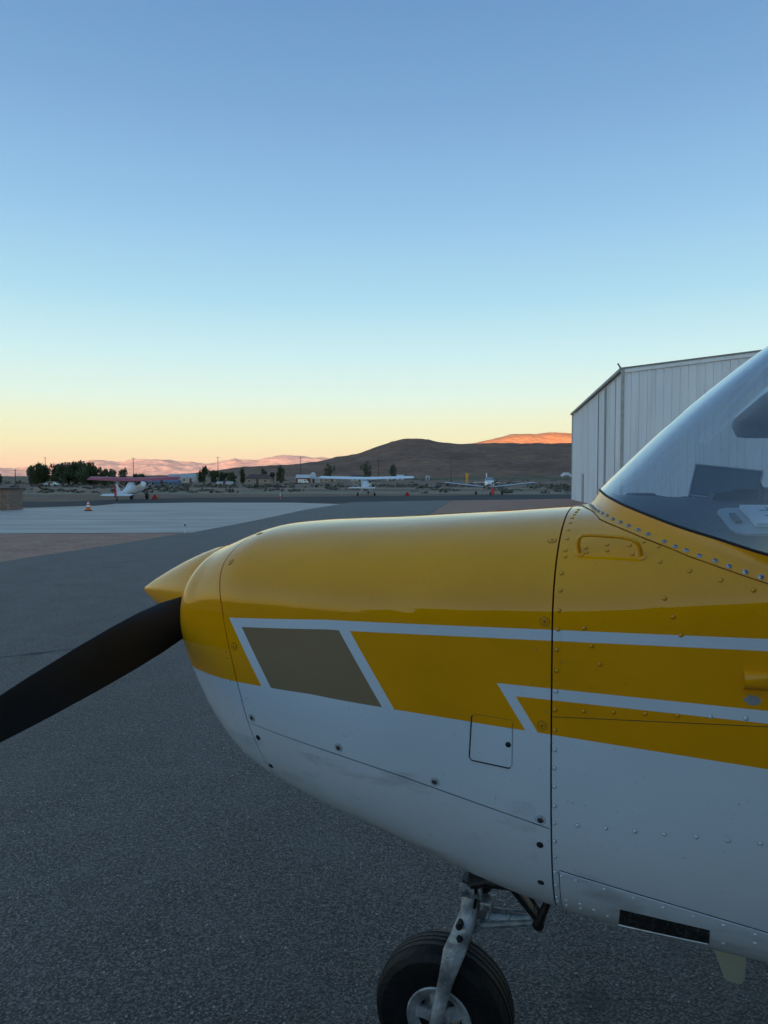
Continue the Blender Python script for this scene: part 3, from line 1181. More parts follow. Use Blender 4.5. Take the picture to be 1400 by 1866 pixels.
fr_rows = []
for fq in (0, .001, .2, .4, .55, .68, .8, .9, .97, 1.0):
    half = []
    for a, g in zip(Rr, Gr):
        p, n_ = to_skin(a.lerp(g, fq), .0026 if fq else -.003)
        if fq > .4:
            q = (fq - .4) / .6
            p = p + (g - to_skin(g, .0026)[0]) * q ** 1.8
        half.append(p)
    fr_rows.append(full(half))
FAIR = MB().grid(fr_rows).build('windshield_fairing', M_YEL, AX, smooth=True, sharp=60)
base_line = full(Gr)
MB().tube([p + Vector((.0005, 0, -.0005)) for p in base_line], .0030, 6).build('windshield_gasket', M_SEAM, AX, smooth=True)
MB().tube([Vector((p.x - .0006, p.y, p.z + .0004)) for p in full(Rr)], .0011, 5).build('fairing_seam', M_SEAM, AX, smooth=True)
WSM = screw_mesh('fairing_screw', M_STEEL, .0037)
scr = [(.044, .073, 1.560), (.050, .108, 1.558), (.055, .138, 1.555), (.061, .163, 1.553), (.068, .184, 1.550), (.078, .205, 1.547), (.089, .227, 1.543), (.102, .252, 1.537), (.118, .273, 1.532), (.134, .293, 1.526),
       (.153, .313, 1.519), (.172, .331, 1.513), (.201, .356, 1.502), (.220, .370, 1.494), (.239, .380, 1.488), (.261, .392, 1.480), (.287, .402, 1.473), (.309, .411, 1.465), (.335, .419, 1.457), (.359, .425, 1.450), (.384, .431, 1.443), (.41, .435, 1.437)]
for i, (s, t, z) in enumerate(scr):
    q, n_ = to_skin(Vector((s, t, z)), .0030)
    for sg in (1, -1):
        put('fairing_screw', WSM, FAIR, Vector((q.x, -q.y * sg, q.z)), Vector((n_.x, -n_.y * sg, n_.z)), rot=1.3 * i)

# --- windshield glass
TOP = [(.50, 0, 1.985), (.51, .15, 1.985), (.54, .27, 1.983), (.60, .36, 1.975), (.70, .415, 1.96), (.80, .44, 1.95)]
Tr = resample(chaikin(TOP), NF)
gl = []
for i in range(15):
    fq = i / 14
    half = []
    for g, t_ in zip(Gr, Tr):
        p = g.lerp(t_, fq)
        out = Vector((-.72, .35 * (p.y / .45), .69)).normalized()
        half.append(p + out * .016 * math.sin(math.pi * fq))
    gl.append(full(half))
MB().grid(gl).build('windshield', M_GLASS, AX, smooth=True, sharp=180)

# --- cabin: roof, posts, side windows, interior
cab = MB()
for sg in (1, -1):
    cab.tube([(.69, -.432 * sg, 1.40), (.73, -.436 * sg, 1.65), (.80, -.442 * sg, 1.98)], .022, 8)
    cab.tube([(1.55, -.49 * sg, 1.38), (1.62, -.45 * sg, 1.98)], .03, 8)
    cab.tube([(2.35, -.44 * sg, 1.45), (2.1, -.36 * sg, 1.98)], .03, 8)
cab.build('cabin_frame', M_WHT, AX, smooth=True)
roof = []
for s, hw, z in [(.495, .30, 1.99), (.60, .42, 2.0), (.85, .46, 2.0), (1.6, .46, 2.02), (2.1, .38, 2.0), (2.7, .26, 1.80), (3.2, .2, 1.6)]:
    roof.append([(s + .22 * abs(q) ** 2 * (1 if s < .7 else 0), -hw * q, z + .05 * (1 - q * q) - .02) for q in np.linspace(-1, 1, 13)])
MB().grid(roof).build('cabin_roof', M_WHT, AX, smooth=True)
for sg in (1, -1):
    w_ = MB().grid([[(.70, -.435 * sg, 1.405), (1.55, -.49 * sg, 1.385)], [(.80, -.444 * sg, 1.97), (1.62, -.452 * sg, 1.98)]])
    w_.build('side_window', M_GLASS, AX)
# glareshield follows the windshield base, then the instrument panel drops
gs = []
inner = [g for g in Gr if g.x < .47]
for fq in np.linspace(0, 1, 9):
    half = []
    for g in inner:
        x = g.x + .006 + (.47 - g.x - .006) * fq
        half.append(Vector((x, g.y * .965, g.z - .012 - .040 * fq + .028 * fq * max(0, 1 - (g.y / .33) ** 2))))
    gs.append(full(half))
last = gs[-1]
gs.append([Vector((p.x + .006, p.y, p.z - .008)) for p in last])
gs.append([Vector((p.x + .004, p.y, p.z - .05)) for p in last])
MB().grid(gs).build('glareshield', M_CHAR, AX, smooth=True)
MB().box((.44, 0, 1.30), (.03, .78, .40)).build('instrument_panel', M_CHAR, AX)
for sg in (1, -1):
    # trimmed inner walls and seats
    rows = []
    for s in np.linspace(.10, 2.2, 20):
        z1 = 1.42 - .05 * min(s, 1)
        rows.append([(s, -(side_t(s, z) - .02) * sg, z) for z in np.linspace(.80, z1, 8)])
    MB().grid(rows).build('cabin_trim', M_CHAR, AX, smooth=True)
    m = MB().box((1.30, -.22 * sg, 1.02), (.46, .40, .14))
    m.box((1.55, -.22 * sg, 1.30), (.12, .40, .56), mat=Matrix.Rotation(R(12), 3, 'Y'))
    m.build('seat', M_SEAT, AX, bevel=.03, smooth=True)
    y = MB().tube([(.46, -.20 * sg, 1.36), (.60, -.20 * sg, 1.36)], .012, 8)
    y.tube([(.60, -.20 * sg - .12, 1.44), (.605, -.20 * sg - .12, 1.38), (.60, -.20 * sg - .05, 1.355), (.60, -.20 * sg + .05, 1.355), (.605, -.20 * sg + .12, 1.38), (.60, -.20 * sg + .12, 1.44)], .013, 8)
    y.build('control_yoke', M_BLACK, AX, smooth=True)
MB().box((1.3, 0, .76), (1.9, .6, .03)).build('cabin_floor', M_CHAR, AX)
hood = MB()
hood.grid([[(x, y, z) for y in np.linspace(-.05, .36, 9)] for x, z in ((.30, 1.565), (.315, 1.592), (.36, 1.602), (.47, 1.604), (.475, 1.56))])
hood.build('instrument_hood', M_CHAR, AX, smooth=True)
MB().tube([(.395, -.12, 1.56), (.402, -.118, 1.60), (.395, -.10, 1.615)], .006, 8).build('mount_arm', M_BLACK, AX, smooth=True)
for sg in (1, -1):
    MB().extrude([(.60, -.12 * sg, 1.88), (.60, -.40 * sg, 1.88), (.70, -.40 * sg, 1.80), (.70, -.12 * sg, 1.80)], (.006, 0, .006)).build('sun_visor', M_GREYPL, AX, bevel=.002)
MB().tube([(.66, .40, 1.40), (1.5, .46, 1.40)], .022, 8).build('far_sill', M_CHAR, AX, smooth=True)
# --- wing with drooped tips, struts
def wing_sec(t):
    at = abs(t)
    le, te = .78, 2.38
    if at > 2.6:
        g = (at - 2.6) / 2.5
        le += .10 * g; te -= .38 * g
    zb = 1.965 + .021 * at
    return le, te, zb


wing = MB()
rows = []
for t in np.concatenate([np.linspace(-5.0, -.46, 13), np.linspace(.46, 5.0, 13)]):
    le, te, zb = wing_sec(t)
    c = te - le
    ring = []
    for x, z in [(1, .01), (.75, .035), (.5, .07), (.3, .095), (.15, .095), (.06, .072), (.015, .04), (0, .012), (.015, -.012), (.06, -.03), (.15, -.04), (.3, -.042), (.6, -.03), (1, 0)]:
        ring.append((le + x * c, -t, zb + .065 + z * c * 1.05))
    rows.append(ring)
for part in (rows[:13], rows[13:]):
    m = MB().grid(part, close=True)
    W_ = m.build('wing', M_WHT, AX, smooth=True, sharp=50)
    edge = part[0] if part is not rows[13:] and abs(part[0][0][1]) > 2 else part[-1]
    if abs(edge[0][1]) < 2: edge = part[-1]
    sgn = math.copysign(1, edge[0][1])
    e2 = [(x, y + sgn * .10, z - .055 - .35 * max(0, 2.14 - z)) for x, y, z in edge]
    e3 = [(1.6 + (x - 1.6) * .94, y + sgn * .17, 2.0 + (z - 2.1) * .35) for x, y, z in edge]
    MB().grid([edge, e2, e3], close=True).add(e3, [tuple(range(len(e3)))]).build('wing_tip', M_WHT, AX, smooth=True, sharp=50)
MB().box((1.5, 0, 2.08), (1.3, .94, .10)).build('wing_carry_through', M_WHT, AX, bevel=.03)
for sg in (1, -1):
    MB().tube([(1.30, -.49 * sg, .78), (1.32, -2.55 * sg, 1.99)], .035, 10).build('wing_strut', M_WHT, AX, smooth=True)
    MB().tube([(1.45, -.40 * sg, .72), (1.42, -.75 * sg, .55), (1.40, -1.08 * sg, .24)], [.05, .035, .03], 8).build('gear_leg', M_WHT, AX, smooth=True)
    MB().lathe([(.02, -.065), (.15, -.07), (.195, -.045), (.205, 0), (.195, .045), (.15, .07), (.02, .065)], 32, c=(1.40, -1.13 * sg, .205), axis='Y').build('main_wheel', M_BLACK, AX, smooth=True)
# tail
MB().extrude([(4.55, -.02, 1.38), (5.05, -.02, 2.45), (5.45, -.02, 2.45), (5.35, -.02, 1.25)], (0, .04, 0)).build('tail_fin', M_WHT, AX)
MB().extrude([(4.7, -1.5, 1.36), (5.35, -1.5, 1.36), (5.4, 1.5, 1.36), (4.7, 1.5, 1.36), (4.5, 0, 1.36)], (0, 0, .05)).build('tailplane', M_WHT, AX)

# --- nose gear
NGX = -.329
NG = empty('nose_gear', (0, 0, 0)); NG.parent = AX
del_keys = [k for k in NG.keys()]
WR = .187
ty = [(.072, -.050), (.095, -.058), (.130, -.066), (.160, -.064), (.176, -.054), (.1835, -.040),
      (.1855, -.034), (.1825, -.031), (.1825, -.029), (.187, -.026), (.1875, -.012), (.184, -.010), (.184, -.008), (.188, -.006),
      (.188, .006), (.184, .008), (.184, .010), (.1875, .012), (.187, .026), (.1825, .029), (.1825, .031), (.1855, .034), (.1835, .040), (.176, .054), (.160, .064), (.130, .066), (.095, .058), (.072, .050)]
TYRE = MB().lathe(ty, 72, c=(NGX, 0, WR), axis='Y', closed=True).build('tyre', M_BLACK, NG, smooth=True, sharp=28)
rim = MB()
rim.lathe([(.060, -.046), (.074, -.056), (.086, -.060), (.090, -.057), (.088, -.048), (.080, -.04), (.080, .04), (.088, .048), (.090, .057), (.086, .060), (.074, .056), (.060, .046), (.058, 0)], 48, c=(NGX, 0, WR), axis='Y', closed=True)
RIM = rim.build('rim', M_ALU, NG, smooth=True, sharp=35)
hubm = MB().lathe([(.008, -.062), (.026, -.062), (.032, -.052), (.034, 0), (.032, .052), (.026, .062), (.008, .062)], 24, c=(NGX, 0, WR), axis='Y')
for k in range(5):
    a = 2 * math.pi * k / 5 + .5
    for sg in (-1, 1):
        hubm.box((NGX + .048 * math.cos(a), sg * .045, WR + .048 * math.sin(a)), (.05, .012, .030), mat=Matrix.Rotation(-a, 3, 'Y'))
hubm.build('hub', M_ALU, NG, smooth=True, sharp=35)
MB().tube([(NGX, -.115, WR), (NGX, .115, WR)], .012, 12).build('axle', M_STEEL, NG, smooth=True)
MB().tube([(NGX, -.118, WR), (NGX, -.100, WR)], .019, 6).build('axle_nut', M_GREASE, NG)
for q in (1, -1):
    # tapered forged fork leg: sections from the axle to the crown
    rows = []
    for x, z, w, th, y in [(-.335, .150, .028, .011, .092), (-.330, .187, .036, .013, .093), (-.318, .25, .034, .012, .092), (-.300, .33, .042, .012, .090), (-.280, .405, .060, .013, .086), (-.262, .455, .056, .018, .070), (-.252, .495, .046, .022, .046), (-.245, .53, .036, .026, .022)]:
        ring = []
        for k in range(12):
            a = 2 * math.pi * k / 12
            cx, cy = math.cos(a), math.sin(a)
            ring.append((x + w / 2 * math.copysign(abs(cx) ** .6, cx), -q * (y + th / 2 * math.copysign(abs(cy) ** .6, cy) + (.004 * (1 - abs(cx)) if cy > 0 else 0)), z))
        rows.append(ring)
    MB().grid(rows, close=True).add(rows[0], [tuple(range(12))]).add(rows[-1], [tuple(range(12))]).build('fork_leg', M_ALU, NG, smooth=True, sharp=40)
top = Vector((-.215, 0, .72)); low_ = Vector((-.252, 0, .47))
MB().tube([low_, low_.lerp(top, .35)], .034, 20).build('strut_collar', M_ALU, NG, smooth=True)
MB().tube([low_, top], .026, 20).build('strut_piston', M_GREASE, NG, smooth=True)
MB().tube([low_.lerp(top, .30), low_.lerp(top, .36)], .040, 20).build('clamp_ring', M_GREASE, NG, smooth=True)
sc2 = MB()
sc2.tube([low_.lerp(top, .52), top], .036, 20)
sc2.box((-.222, -.02, .60), (.055, .07, .05)); sc2.tube([(-.245, -.055, .575), (-.205, -.055, .59)], .013, 10)
sc2.build('strut_barrel', M_GREASE, NG, smooth=True)
# torque links: two arms meeting at an apex behind the strut
apex = Vector((-.075, 0, .487))
for nm, a_, w0, w1 in (('lower_torque_link', Vector((-.236, 0, .455)), .034, .016), ('upper_torque_link', Vector((-.175, 0, .612)), .034, .016)):
    m = MB()
    for q in (1, -1):
        m.tube([a_ + Vector((0, -q * w0, 0)), apex + Vector((0, -q * w1, 0))], [.0105, .008], 8)
    for fq in (.15, .5, .85):
        p = a_.lerp(apex, fq); ww = w0 + (w1 - w0) * fq
        m.tube([p + Vector((0, -ww, 0)), p + Vector((0, ww, 0))], .006, 6)
    d_ = (apex - a_); L_ = d_.length
    m.box(a_.lerp(apex, .5), (L_ * .9, (w0 + w1) * .95, .006), mat=d_.to_track_quat('X', 'Z').to_matrix())
    m.tube([a_ + Vector((0, -w0 - .012, 0)), a_ + Vector((0, w0 + .012, 0))], .015, 12)
    m.build(nm, M_ALU if nm[0] == 'l' else M_GREASE, NG, smooth=True)
MB().tube([apex + Vector((0, -.032, 0)), apex + Vector((0, .032, 0))], .015, 14).build('apex_bolt', M_GREASE, NG, smooth=True)
bl = MB()
for x, z in ((-.268, .475), (-.266, .443)):
    bl.tube([(x, -.060, z), (x, -.088, z)], .0095, 6); bl.tube([(x, -.080, z), (x, -.094, z)], .006, 8)
bl.build('fork_bolt', M_GREASE, NG)
MB().tube([(-.225, -.050, .585), (-.13, -.062, .600)], .015, 12).tube([(-.13, -.062, .600), (-.05, -.066, .62)], .007, 8).build('shimmy_damper', M_GREASE, NG, smooth=True)
MB().tube([(-.225, -.03, .66), (-.235, -.048, .60), (-.232, -.05, .54), (-.24, -.045, .49)], .0045, 6).build('hose', M_BLACK, NG, smooth=True)
MB().box((-.248, -.038, .545), (.060, .016, .030)).box((-.205, -.03, .52), (.03, .05, .022)).build('bracket', M_ALU, NG, bevel=.003)
for x, y, z in ((-.262, -.05, .545), (-.232, -.05, .545), (-.205, -.058, .52), (-.178, -.048, .612)):
    MB().tube([(x, y + .008, z), (x, y - .006, z)], .007, 6).build('bolt_head', M_STEEL, NG)
MB().tube([(-.075, -.03, .487), (-.05, -.034, .56), (-.03, -.03, .66)], .010, 8).build('idler_arm', M_GREASE, NG, smooth=True)
# brake-free linkage rod and dark gear well
MB().tube([(-.205, -.05, .59), (-.12, -.07, .62), (-.03, -.05, .66)], .006, 8).build('steering_rod', M_STEEL, NG, smooth=True)
well = []
for f_ in np.linspace(0, 1, 8):
    s = -.30 + .26 * f_
    zb = sec(s)[2]
    wd = .075 * math.sin(math.pi * (.12 + .76 * f_)) + .02
    well.append([(s, q * wd, zb - .0035 + .0 * abs(q)) for q in np.linspace(-1, 1, 7)])
MB().grid(well).build('gear_well', M_SEAM, LCOWL)
MB().extrude([(-.30, -.045, .705), (-.275, -.055, .66), (-.262, -.05, .69)], (.004, .03, .003)).build('well_lip', M_ALU, LCOWL)

# things lying on the glareshield
NB_LOC = lambda x, y, z: AX.matrix_basis @ Vector((x, y, z))
def cabin_thing(name, label, cat, x, y, z, rz):
    p = Matrix.Translation(Vector((0.4742, 1.7775, 0))) @ Matrix.Rotation(-PSI, 4, 'Z') @ Vector((x, y, z))
    return empty(name, p, -PSI + rz, label, cat)


tb = cabin_thing('tablet', 'dark tablet with pale edge propped up behind the windshield', 'tablet', .350, .10, 1.572, R(-14))
tilt = Matrix.Rotation(R(7), 3, 'Y') @ Matrix.Rotation(R(-22), 3, 'X')
MB().box((0, 0, .042), (.15, .008, .084), mat=tilt).build('case', M_CHAR, tb, bevel=.003)
MB().box(tilt @ Vector((0, -.0052, 0)) + Vector((0, 0, .042)), (.136, .002, .070), mat=tilt).build('screen', M_DGLASS, tb)
for dx, dz, sx, sz in ((0, .0415, .152, .003), (0, -.0415, .152, .003), (-.0755, 0, .003, .084), (.0755, 0, .003, .084)):
    MB().box(tilt @ Vector((dx, 0, dz)) + Vector((0, 0, .042)), (sx, .011, sz), mat=tilt).build('frame', M_GREYPL, tb)
cl = cabin_thing('clipboard', 'grey clipboard with white notes on the pilot side of the dashboard', 'clipboard', .375, -.24, 1.537, R(10))
inc = Matrix.Rotation(R(17), 3, 'X')
MB().extrude([inc @ Vector((x, y, 0)) for x, y in ((-.062, -.05), (-.055, -.066), (-.04, -.075), (.13, -.075), (.13, .075), (-.04, .075), (-.055, .066), (-.062, .05))], inc @ Vector((0, 0, .006))).build('board', M_GREYPL, cl, bevel=.002)
MB().box(inc @ Vector((.055, .01, .012)), (.14, .11, .008), mat=inc).build('paper', M_PAPER, cl)
ink = MB()
for dx, dy, sx, sy in ((.02, .03, .012, .0025), (.03, .038, .0025, .014), (.045, .03, .014, .0025), (.05, .012, .0025, .012), (.025, -.002, .016, .0025), (.06, -.004, .012, .0025), (.075, .02, .0025, .016)):
    ink.box(inc @ Vector((dx, dy, .0163)), (sx * 1.3, sy * 1.3, .0008), mat=inc)
ink.build('handwriting', M_INK, cl)
MB().box(inc @ Vector((-.040, 0, .010)), (.012, .05, .006), mat=inc).build('clip', M_GREASE, cl, bevel=.002)
cb = cabin_thing('power_cable', 'thin black power cable lying along the dashboard under the windshield', 'cable', .2, .05, 1.573, 0)
MB().tube([(-.06, .02, .006), (-.02, .03, .012), (.02, .015, .006), (.06, .0, .003), (.10, -.01, .003), (.16, -.02, -.003), (.24, -.02, -.008)], .0028, 6).build('cord', M_BLACK, cb, smooth=True)
MB().box((.06, 0, .004), (.022, .012, .012)).box((.10, -.01, .003), (.014, .010, .010)).build('ferrite_block', M_BLACK, cb)
gp = cabin_thing('gps_unit', 'small black unit on the dashboard just behind the lower windshield edge', 'device', .155, .05, 1.567, 0)
MB().box((0, 0, .012), (.07, .06, .024)).build('body', M_CHAR, gp, bevel=.006, smooth=True)
MB().box((-.036, 0, .012), (.003, .04, .014)).build('display', M_DGLASS, gp)

# ================================================================== hangar
def hangar():
    C0 = Vector((12.65, 38.0, 0)); dl = Vector((3.95, 25, 0)).normalized(); dg = Vector((dl.y, -dl.x, 0))
    LEN, WID, EAVE, RISE = 25.3, 18.0, 7.55, .95
    h = empty('hangar', C0, math.atan2(dg.y, dg.x), 'large pale grey metal hangar with ribbed walls behind the windshield', 'hangar')
    # local: x along the gable end, y back along the side wall
    M_SID = NT('pale_metal_siding')
    f_ = M_SID.noise(.5, 5, .6, stretch=(1, 1, .2))
    g_ = M_SID.noise(2.2, 5, .65, stretch=(1, 1, .04), lo=.52, hi=.75)
    c_ = M_SID.mix(f_, (.70, .73, .77), (.80, .82, .85))
    M_SID.color(M_SID.mix(M_SID.math('MULTIPLY', g_, .35), c_, (.42, .40, .38))).set(Roughness=.45)
    M_SID = M_SID.mat
    M_TRIM = simple('weathered_trim', (.36, .36, .36), .6)
    M_DARKT = simple('dark_trim', (.24, .24, .24), .7)
    zt = lambda x: EAVE + RISE * (1 - abs(x - WID / 2) / (WID / 2))
    n = 44
    pw = WID / n
    for i in range(n):
        x0 = i * pw; x1 = x0 + pw
        prof = [(x0 + .004, 0), (x0 + .02, -.05), (x0 + .065, -.05), (x0 + .085, 0), (x0 + .17, 0), (x0 + .18, -.006), (x0 + .20, 0), (x0 + .29, 0), (x0 + .30, -.006), (x0 + .32, 0), (x1, 0)]
        m = MB().grid([[(x, y, 0) for x, y in prof], [(x, y, zt(x) - .20) for x, y in prof]])
        m.build('wall_panel', M_SID, h)
    # side wall: ribs too fine to pick apart at this angle
    P = []
    k = 0
    y = 0
    while y < LEN:
        P += [(0, y + .004), (-.035, y + .02), (-.035, y + .055), (0, y + .075), (0, y + .30)]
        y += .41
    m = MB().grid([[(x, yy, 0) for x, yy in P], [(x, yy, EAVE - .12) for x, yy in P]])
    tag(m.build('side_wall', M_SID, h), kind='stuff')
    for yy in (2.1, 5.6, 6.1, 9.0):
        MB().box((-.045, yy, EAVE / 2 - .1), (.03, .05, EAVE - .3)).build('door_joint', M_DARKT, h)
    # walk-in door in the side wall
    d = MB().box((-.06, 17.0, 1.1), (.05, 1.0, 2.2)).build('door', M_TRIM, h)
    MB().box((-.09, 17.35, 1.05), (.03, .12, .05)).build('handle', M_STEEL, d)
    MB().box((0, 0, EAVE / 2), (.16, .16, EAVE)).build('corner_trim', M_TRIM, h).location = (-.02, -.02, 0)
    MB().box((0, LEN, EAVE / 2), (.16, .16, EAVE)).build('corner_trim', M_TRIM, h)
    # rake trim, gutter, roof
    for sgx in (0, 1):
        xa, xb = (0, WID / 2) if sgx == 0 else (WID, WID / 2)
        za, zb_ = EAVE, EAVE + RISE
        ang = math.atan2(zb_ - za, xb - xa)
        poly = [(xa - (.12 if sgx == 0 else -.12), -.09, za - .22), (xb, -.09, zb_ - .20), (xb, -.09, zb_ + .06), (xa - (.12 if sgx == 0 else -.12), -.09, za + .05)]
        MB().extrude(poly, (0, .10, 0)).build('rake_trim', M_SID, h)
        poly2 = [(p[0], -.13, p[2] + .2) for p in (poly[0], poly[1])] + [(poly[1][0], -.13, poly[1][2] + .285), (poly[0][0], -.13, poly[0][2] + .285)]
        MB().extrude(poly2, (0, .12, 0)).build('roof_edge', M_DARKT, h)
    m = MB().grid([[(-.15, -.1, EAVE + .04), (-.15, LEN + .1, EAVE + .04)], [(WID / 2, -.1, EAVE + RISE + .06), (WID / 2, LEN + .1, EAVE + RISE + .06)], [(WID + .15, -.1, EAVE + .04), (WID + .15, LEN + .1, EAVE + .04)]])
    m.build('roof', M_TRIM, h)
    MB().box((-.14, LEN / 2, EAVE - .04), (.14, LEN + .2, .14)).build('gutter', M_TRIM, h)
    MB().tube([(-.12, -.10, EAVE - .02), (-.20, -.12, EAVE + .10), (-.30, -.12, EAVE + .28)], .045, 6).build('gutter_spout', M_DARKT, h)
    MB().add([(WID, 0, 0), (WID, LEN, 0), (WID, LEN, EAVE), (WID, 0, EAVE)], [(0, 1, 2, 3)]).build('wall', M_SID, h)
    MB().add([(0, LEN, 0), (WID, LEN, 0), (WID, LEN, EAVE), (WID / 2, LEN, EAVE + RISE), (0, LEN, EAVE)], [(0, 1, 2, 3, 4)]).build('wall', M_SID, h)
    # white gooseneck lamp at the far corner
    MB().tube([(-.05, LEN - .1, 2.05), (-.35, LEN - .1, 2.25), (-.7, LEN - .1, 2.25), (-.95, LEN - .1, 2.05)], [.10, .13, .15, .12], 8).build('wall_lamp', M_WHT, h, smooth=True)


hangar()

# unseen hangar added behind the viewer to shade the airplane side and darken its reflection
def shade_hangar():
    h = empty('hangar', (6, -17, 0), 0, 'unseen dark hangar added behind the viewer as shade, mirrored low in the airplane side', 'hangar')
    m = simple('dark_brown_siding', (.045, .04, .036), .7)
    MB().box((0, -5, 3.1), (44, 10, 6.2)).build('wall', m, h)
    MB().add([(-22.5, .4, 6.18), (22.5, .4, 6.18), (22.5, -5, 7.2), (-22.5, -5, 7.2), (22.5, -10.4, 6.18), (-22.5, -10.4, 6.18)], [(0, 1, 2, 3), (3, 2, 4, 5), (0, 3, 5), (1, 4, 2)]).build('roof', simple('dark_roof', (.06, .06, .06), .7), h)
    for k in range(4):
        d = MB().box((-16.5 + 11 * k, .06, 1.95), (9.4, .12, 3.9)).build('hangar_door', simple('door_grey', (.065, .065, .068), .6), h)


shade_hangar()

# ================================================================== parked airplanes in the distance
def small_plane(name, label, x, y, heading, style):
    """nose towards local +y"""
    p = empty(name, (x, y, style.get('sink', 0)), heading, label, 'airplane', None)
    p.rotation_euler = (R(style.get('pitch', 0)), 0, heading)
    p.scale = (style.get('scale', 1),) * 3
    hi = style['high']
    pm, wm = style['body'], style['wingmat']
    tail_low = style.get('taildragger', False)
    nose_z, tail_z = style.get('nose_z', 1.35), style.get('tail_z', 1.55)
    # fuselage sections: (y, half width, z bottom, z top)
    secs = [(2.35, .16, nose_z - .16, nose_z + .14), (2.2, .38, nose_z - .38, nose_z + .32), (1.2, .52, nose_z - .55, nose_z + .42), (.65, .56, nose_z - .62, nose_z + (.52 if hi else .45)),
            (.2, .56, nose_z - .62, nose_z + (.95 if hi else .78)), (-.7, .52, nose_z - .58, nose_z + (.92 if hi else .76)), (-1.8, .36, (nose_z - .45) * .5 + (tail_z - .3) * .5, nose_z + .42), (-3.4, .18, tail_z - .26, tail_z + .14), (-4.6, .06, tail_z - .08, tail_z + .10)]
    rows = []
    for yy, hw, z0, z1 in secs:
        c = (z0 + z1) / 2
        rows.append([(hw * math.copysign(abs(math.cos(a)) ** .75, math.cos(a)), yy, c + (z1 - z0) / 2 * math.copysign(abs(math.sin(a)) ** .75, math.sin(a))) for a in np.linspace(0, 2 * math.pi, 17)[:-1]])
    F_ = MB().grid(rows, close=True).add(rows[0], [tuple(range(16))]).build('fuselage', pm, p, smooth=True)
    gw = MB()
    if hi:
        gw.box((0, .50, nose_z + .66), (.92, .06, .42), mat=Matrix.Rotation(R(38), 3, 'X'))
        gw.box((.545, -.2, nose_z + .62), (.03, 1.3, .36)); gw.box((-.545, -.2, nose_z + .62), (.03, 1.3, .36))
    else:
        gw.box((0, .52, nose_z + .60), (.86, .06, .36), mat=Matrix.Rotation(R(42), 3, 'X'))
        gw.box((.53, -.2, nose_z + .50), (.03, 1.1, .28)); gw.box((-.53, -.2, nose_z + .50), (.03, 1.1, .28))
    gw.build('windows', style.get('glass', M_DGLASS), p)
    wz = nose_z + .95 if hi else nose_z - .45
    dih = style.get('dihedral', .025)
    for sg in (1, -1):
        rr_ = []
        for t in (0.0, 2.6, 5.2, 5.4):
            tq = t * style.get('span', 5.4) / 5.4
            ch = 1.55 if t < 3 else (1.2 if t < 5.3 else .8)
            th = (.10 if t < 5.3 else .03) * style.get('thick', 1)
            z = wz + dih * t
            yl = .55 - (.1 if t > 3 else 0)
            rr_.append([(sg * tq, yl - ch, z), (sg * tq, yl - ch * .6, z + th), (sg * tq, yl - ch * .25, z + th * 1.25), (sg * tq, yl, z + .02), (sg * tq, yl - ch * .25, z - th * .6), (sg * tq, yl - ch * .6, z - th * .4)])
        MB().grid(rr_, close=True).add(rr_[-1], [tuple(range(6))]).build('wing', wm, p, smooth=True, sharp=50)
        if hi:
            MB().tube([(sg * .5, .1, nose_z - .5), (sg * 2.5, -.05, wz + dih * 2.5 - .03)], .04, 6).build('wing_strut', pm, p)
        MB().extrude([(sg * .08, -3.85, tail_z), (sg * 1.65, -4.1, tail_z), (sg * 1.65, -4.75, tail_z), (sg * .08, -4.85, tail_z)], (0, 0, .06)).build('tailplane', style.get('tailmat', pm), p)
    MB().extrude([(-.03, -3.3, tail_z + .05), (-.03, -4.1, tail_z + 1.2), (-.03, -4.5, tail_z + 1.22), (-.03, -4.45, tail_z - .05)], (.06, 0, 0)).build('tail_fin', pm, p)
    MB().extrude([(-.035, -4.5, tail_z + 1.22), (-.035, -4.85, tail_z + 1.15), (-.035, -4.9, tail_z - .18), (-.035, -4.45, tail_z - .15)], (.07, 0, 0)).build('rudder', style['rudder'], p)
    wr = style.get('wheel_r', .21)
    gy = .95 if tail_low else -.35
    for sg in (1, -1):
        gx = sg * style.get('track', 1.1)
        MB().tube([(sg * .45, gy - .05, nose_z - .48), (gx, gy, wr)], .05, 6).build('gear_leg', M_GREASE if tail_low else pm, p)
        MB().lathe([(.03, -.09), (wr * .8, -.10), (wr, -.05), (wr, .05), (wr * .8, .10), (.03, .09)], 16, c=(gx, gy, wr), axis='X').build('wheel', M_BLACK, p, smooth=True)
    if tail_low:
        MB().lathe([(.02, -.04), (.12, -.04), (.13, 0), (.12, .04), (.02, .04)], 12, c=(0, -4.5, 1.19), axis='X').build('tail_wheel', M_BLACK, p)
        MB().tube([(0, -4.1, tail_z - .1), (0, -4.5, 1.2)], .03, 6).build('tail_spring', M_GREASE, p)
    else:
        MB().lathe([(.03, -.07), (.15, -.08), (.19, -.03), (.19, .03), (.15, .08), (.03, .07)], 16, c=(0, 1.6, .19), axis='X').build('nose_wheel', M_BLACK, p, smooth=True)
        MB().tube([(0, 1.6, .2), (0, 1.6, nose_z - .4)], .05, 8).build('nose_strut', M_ALU, p)
    MB().lathe([(.01, 2.72), (.09, 2.58), (.15, 2.36)], 12, c=(0, 0, nose_z), axis='Y').build('spinner', style['rudder'] if tail_low else M_WHT, p, smooth=True)
    MB().box((0, 2.45, nose_z), (1.85, .03, .13), mat=Matrix.Rotation(R(25), 3, 'Y')).build('propeller', M_PROP, p)
    return p


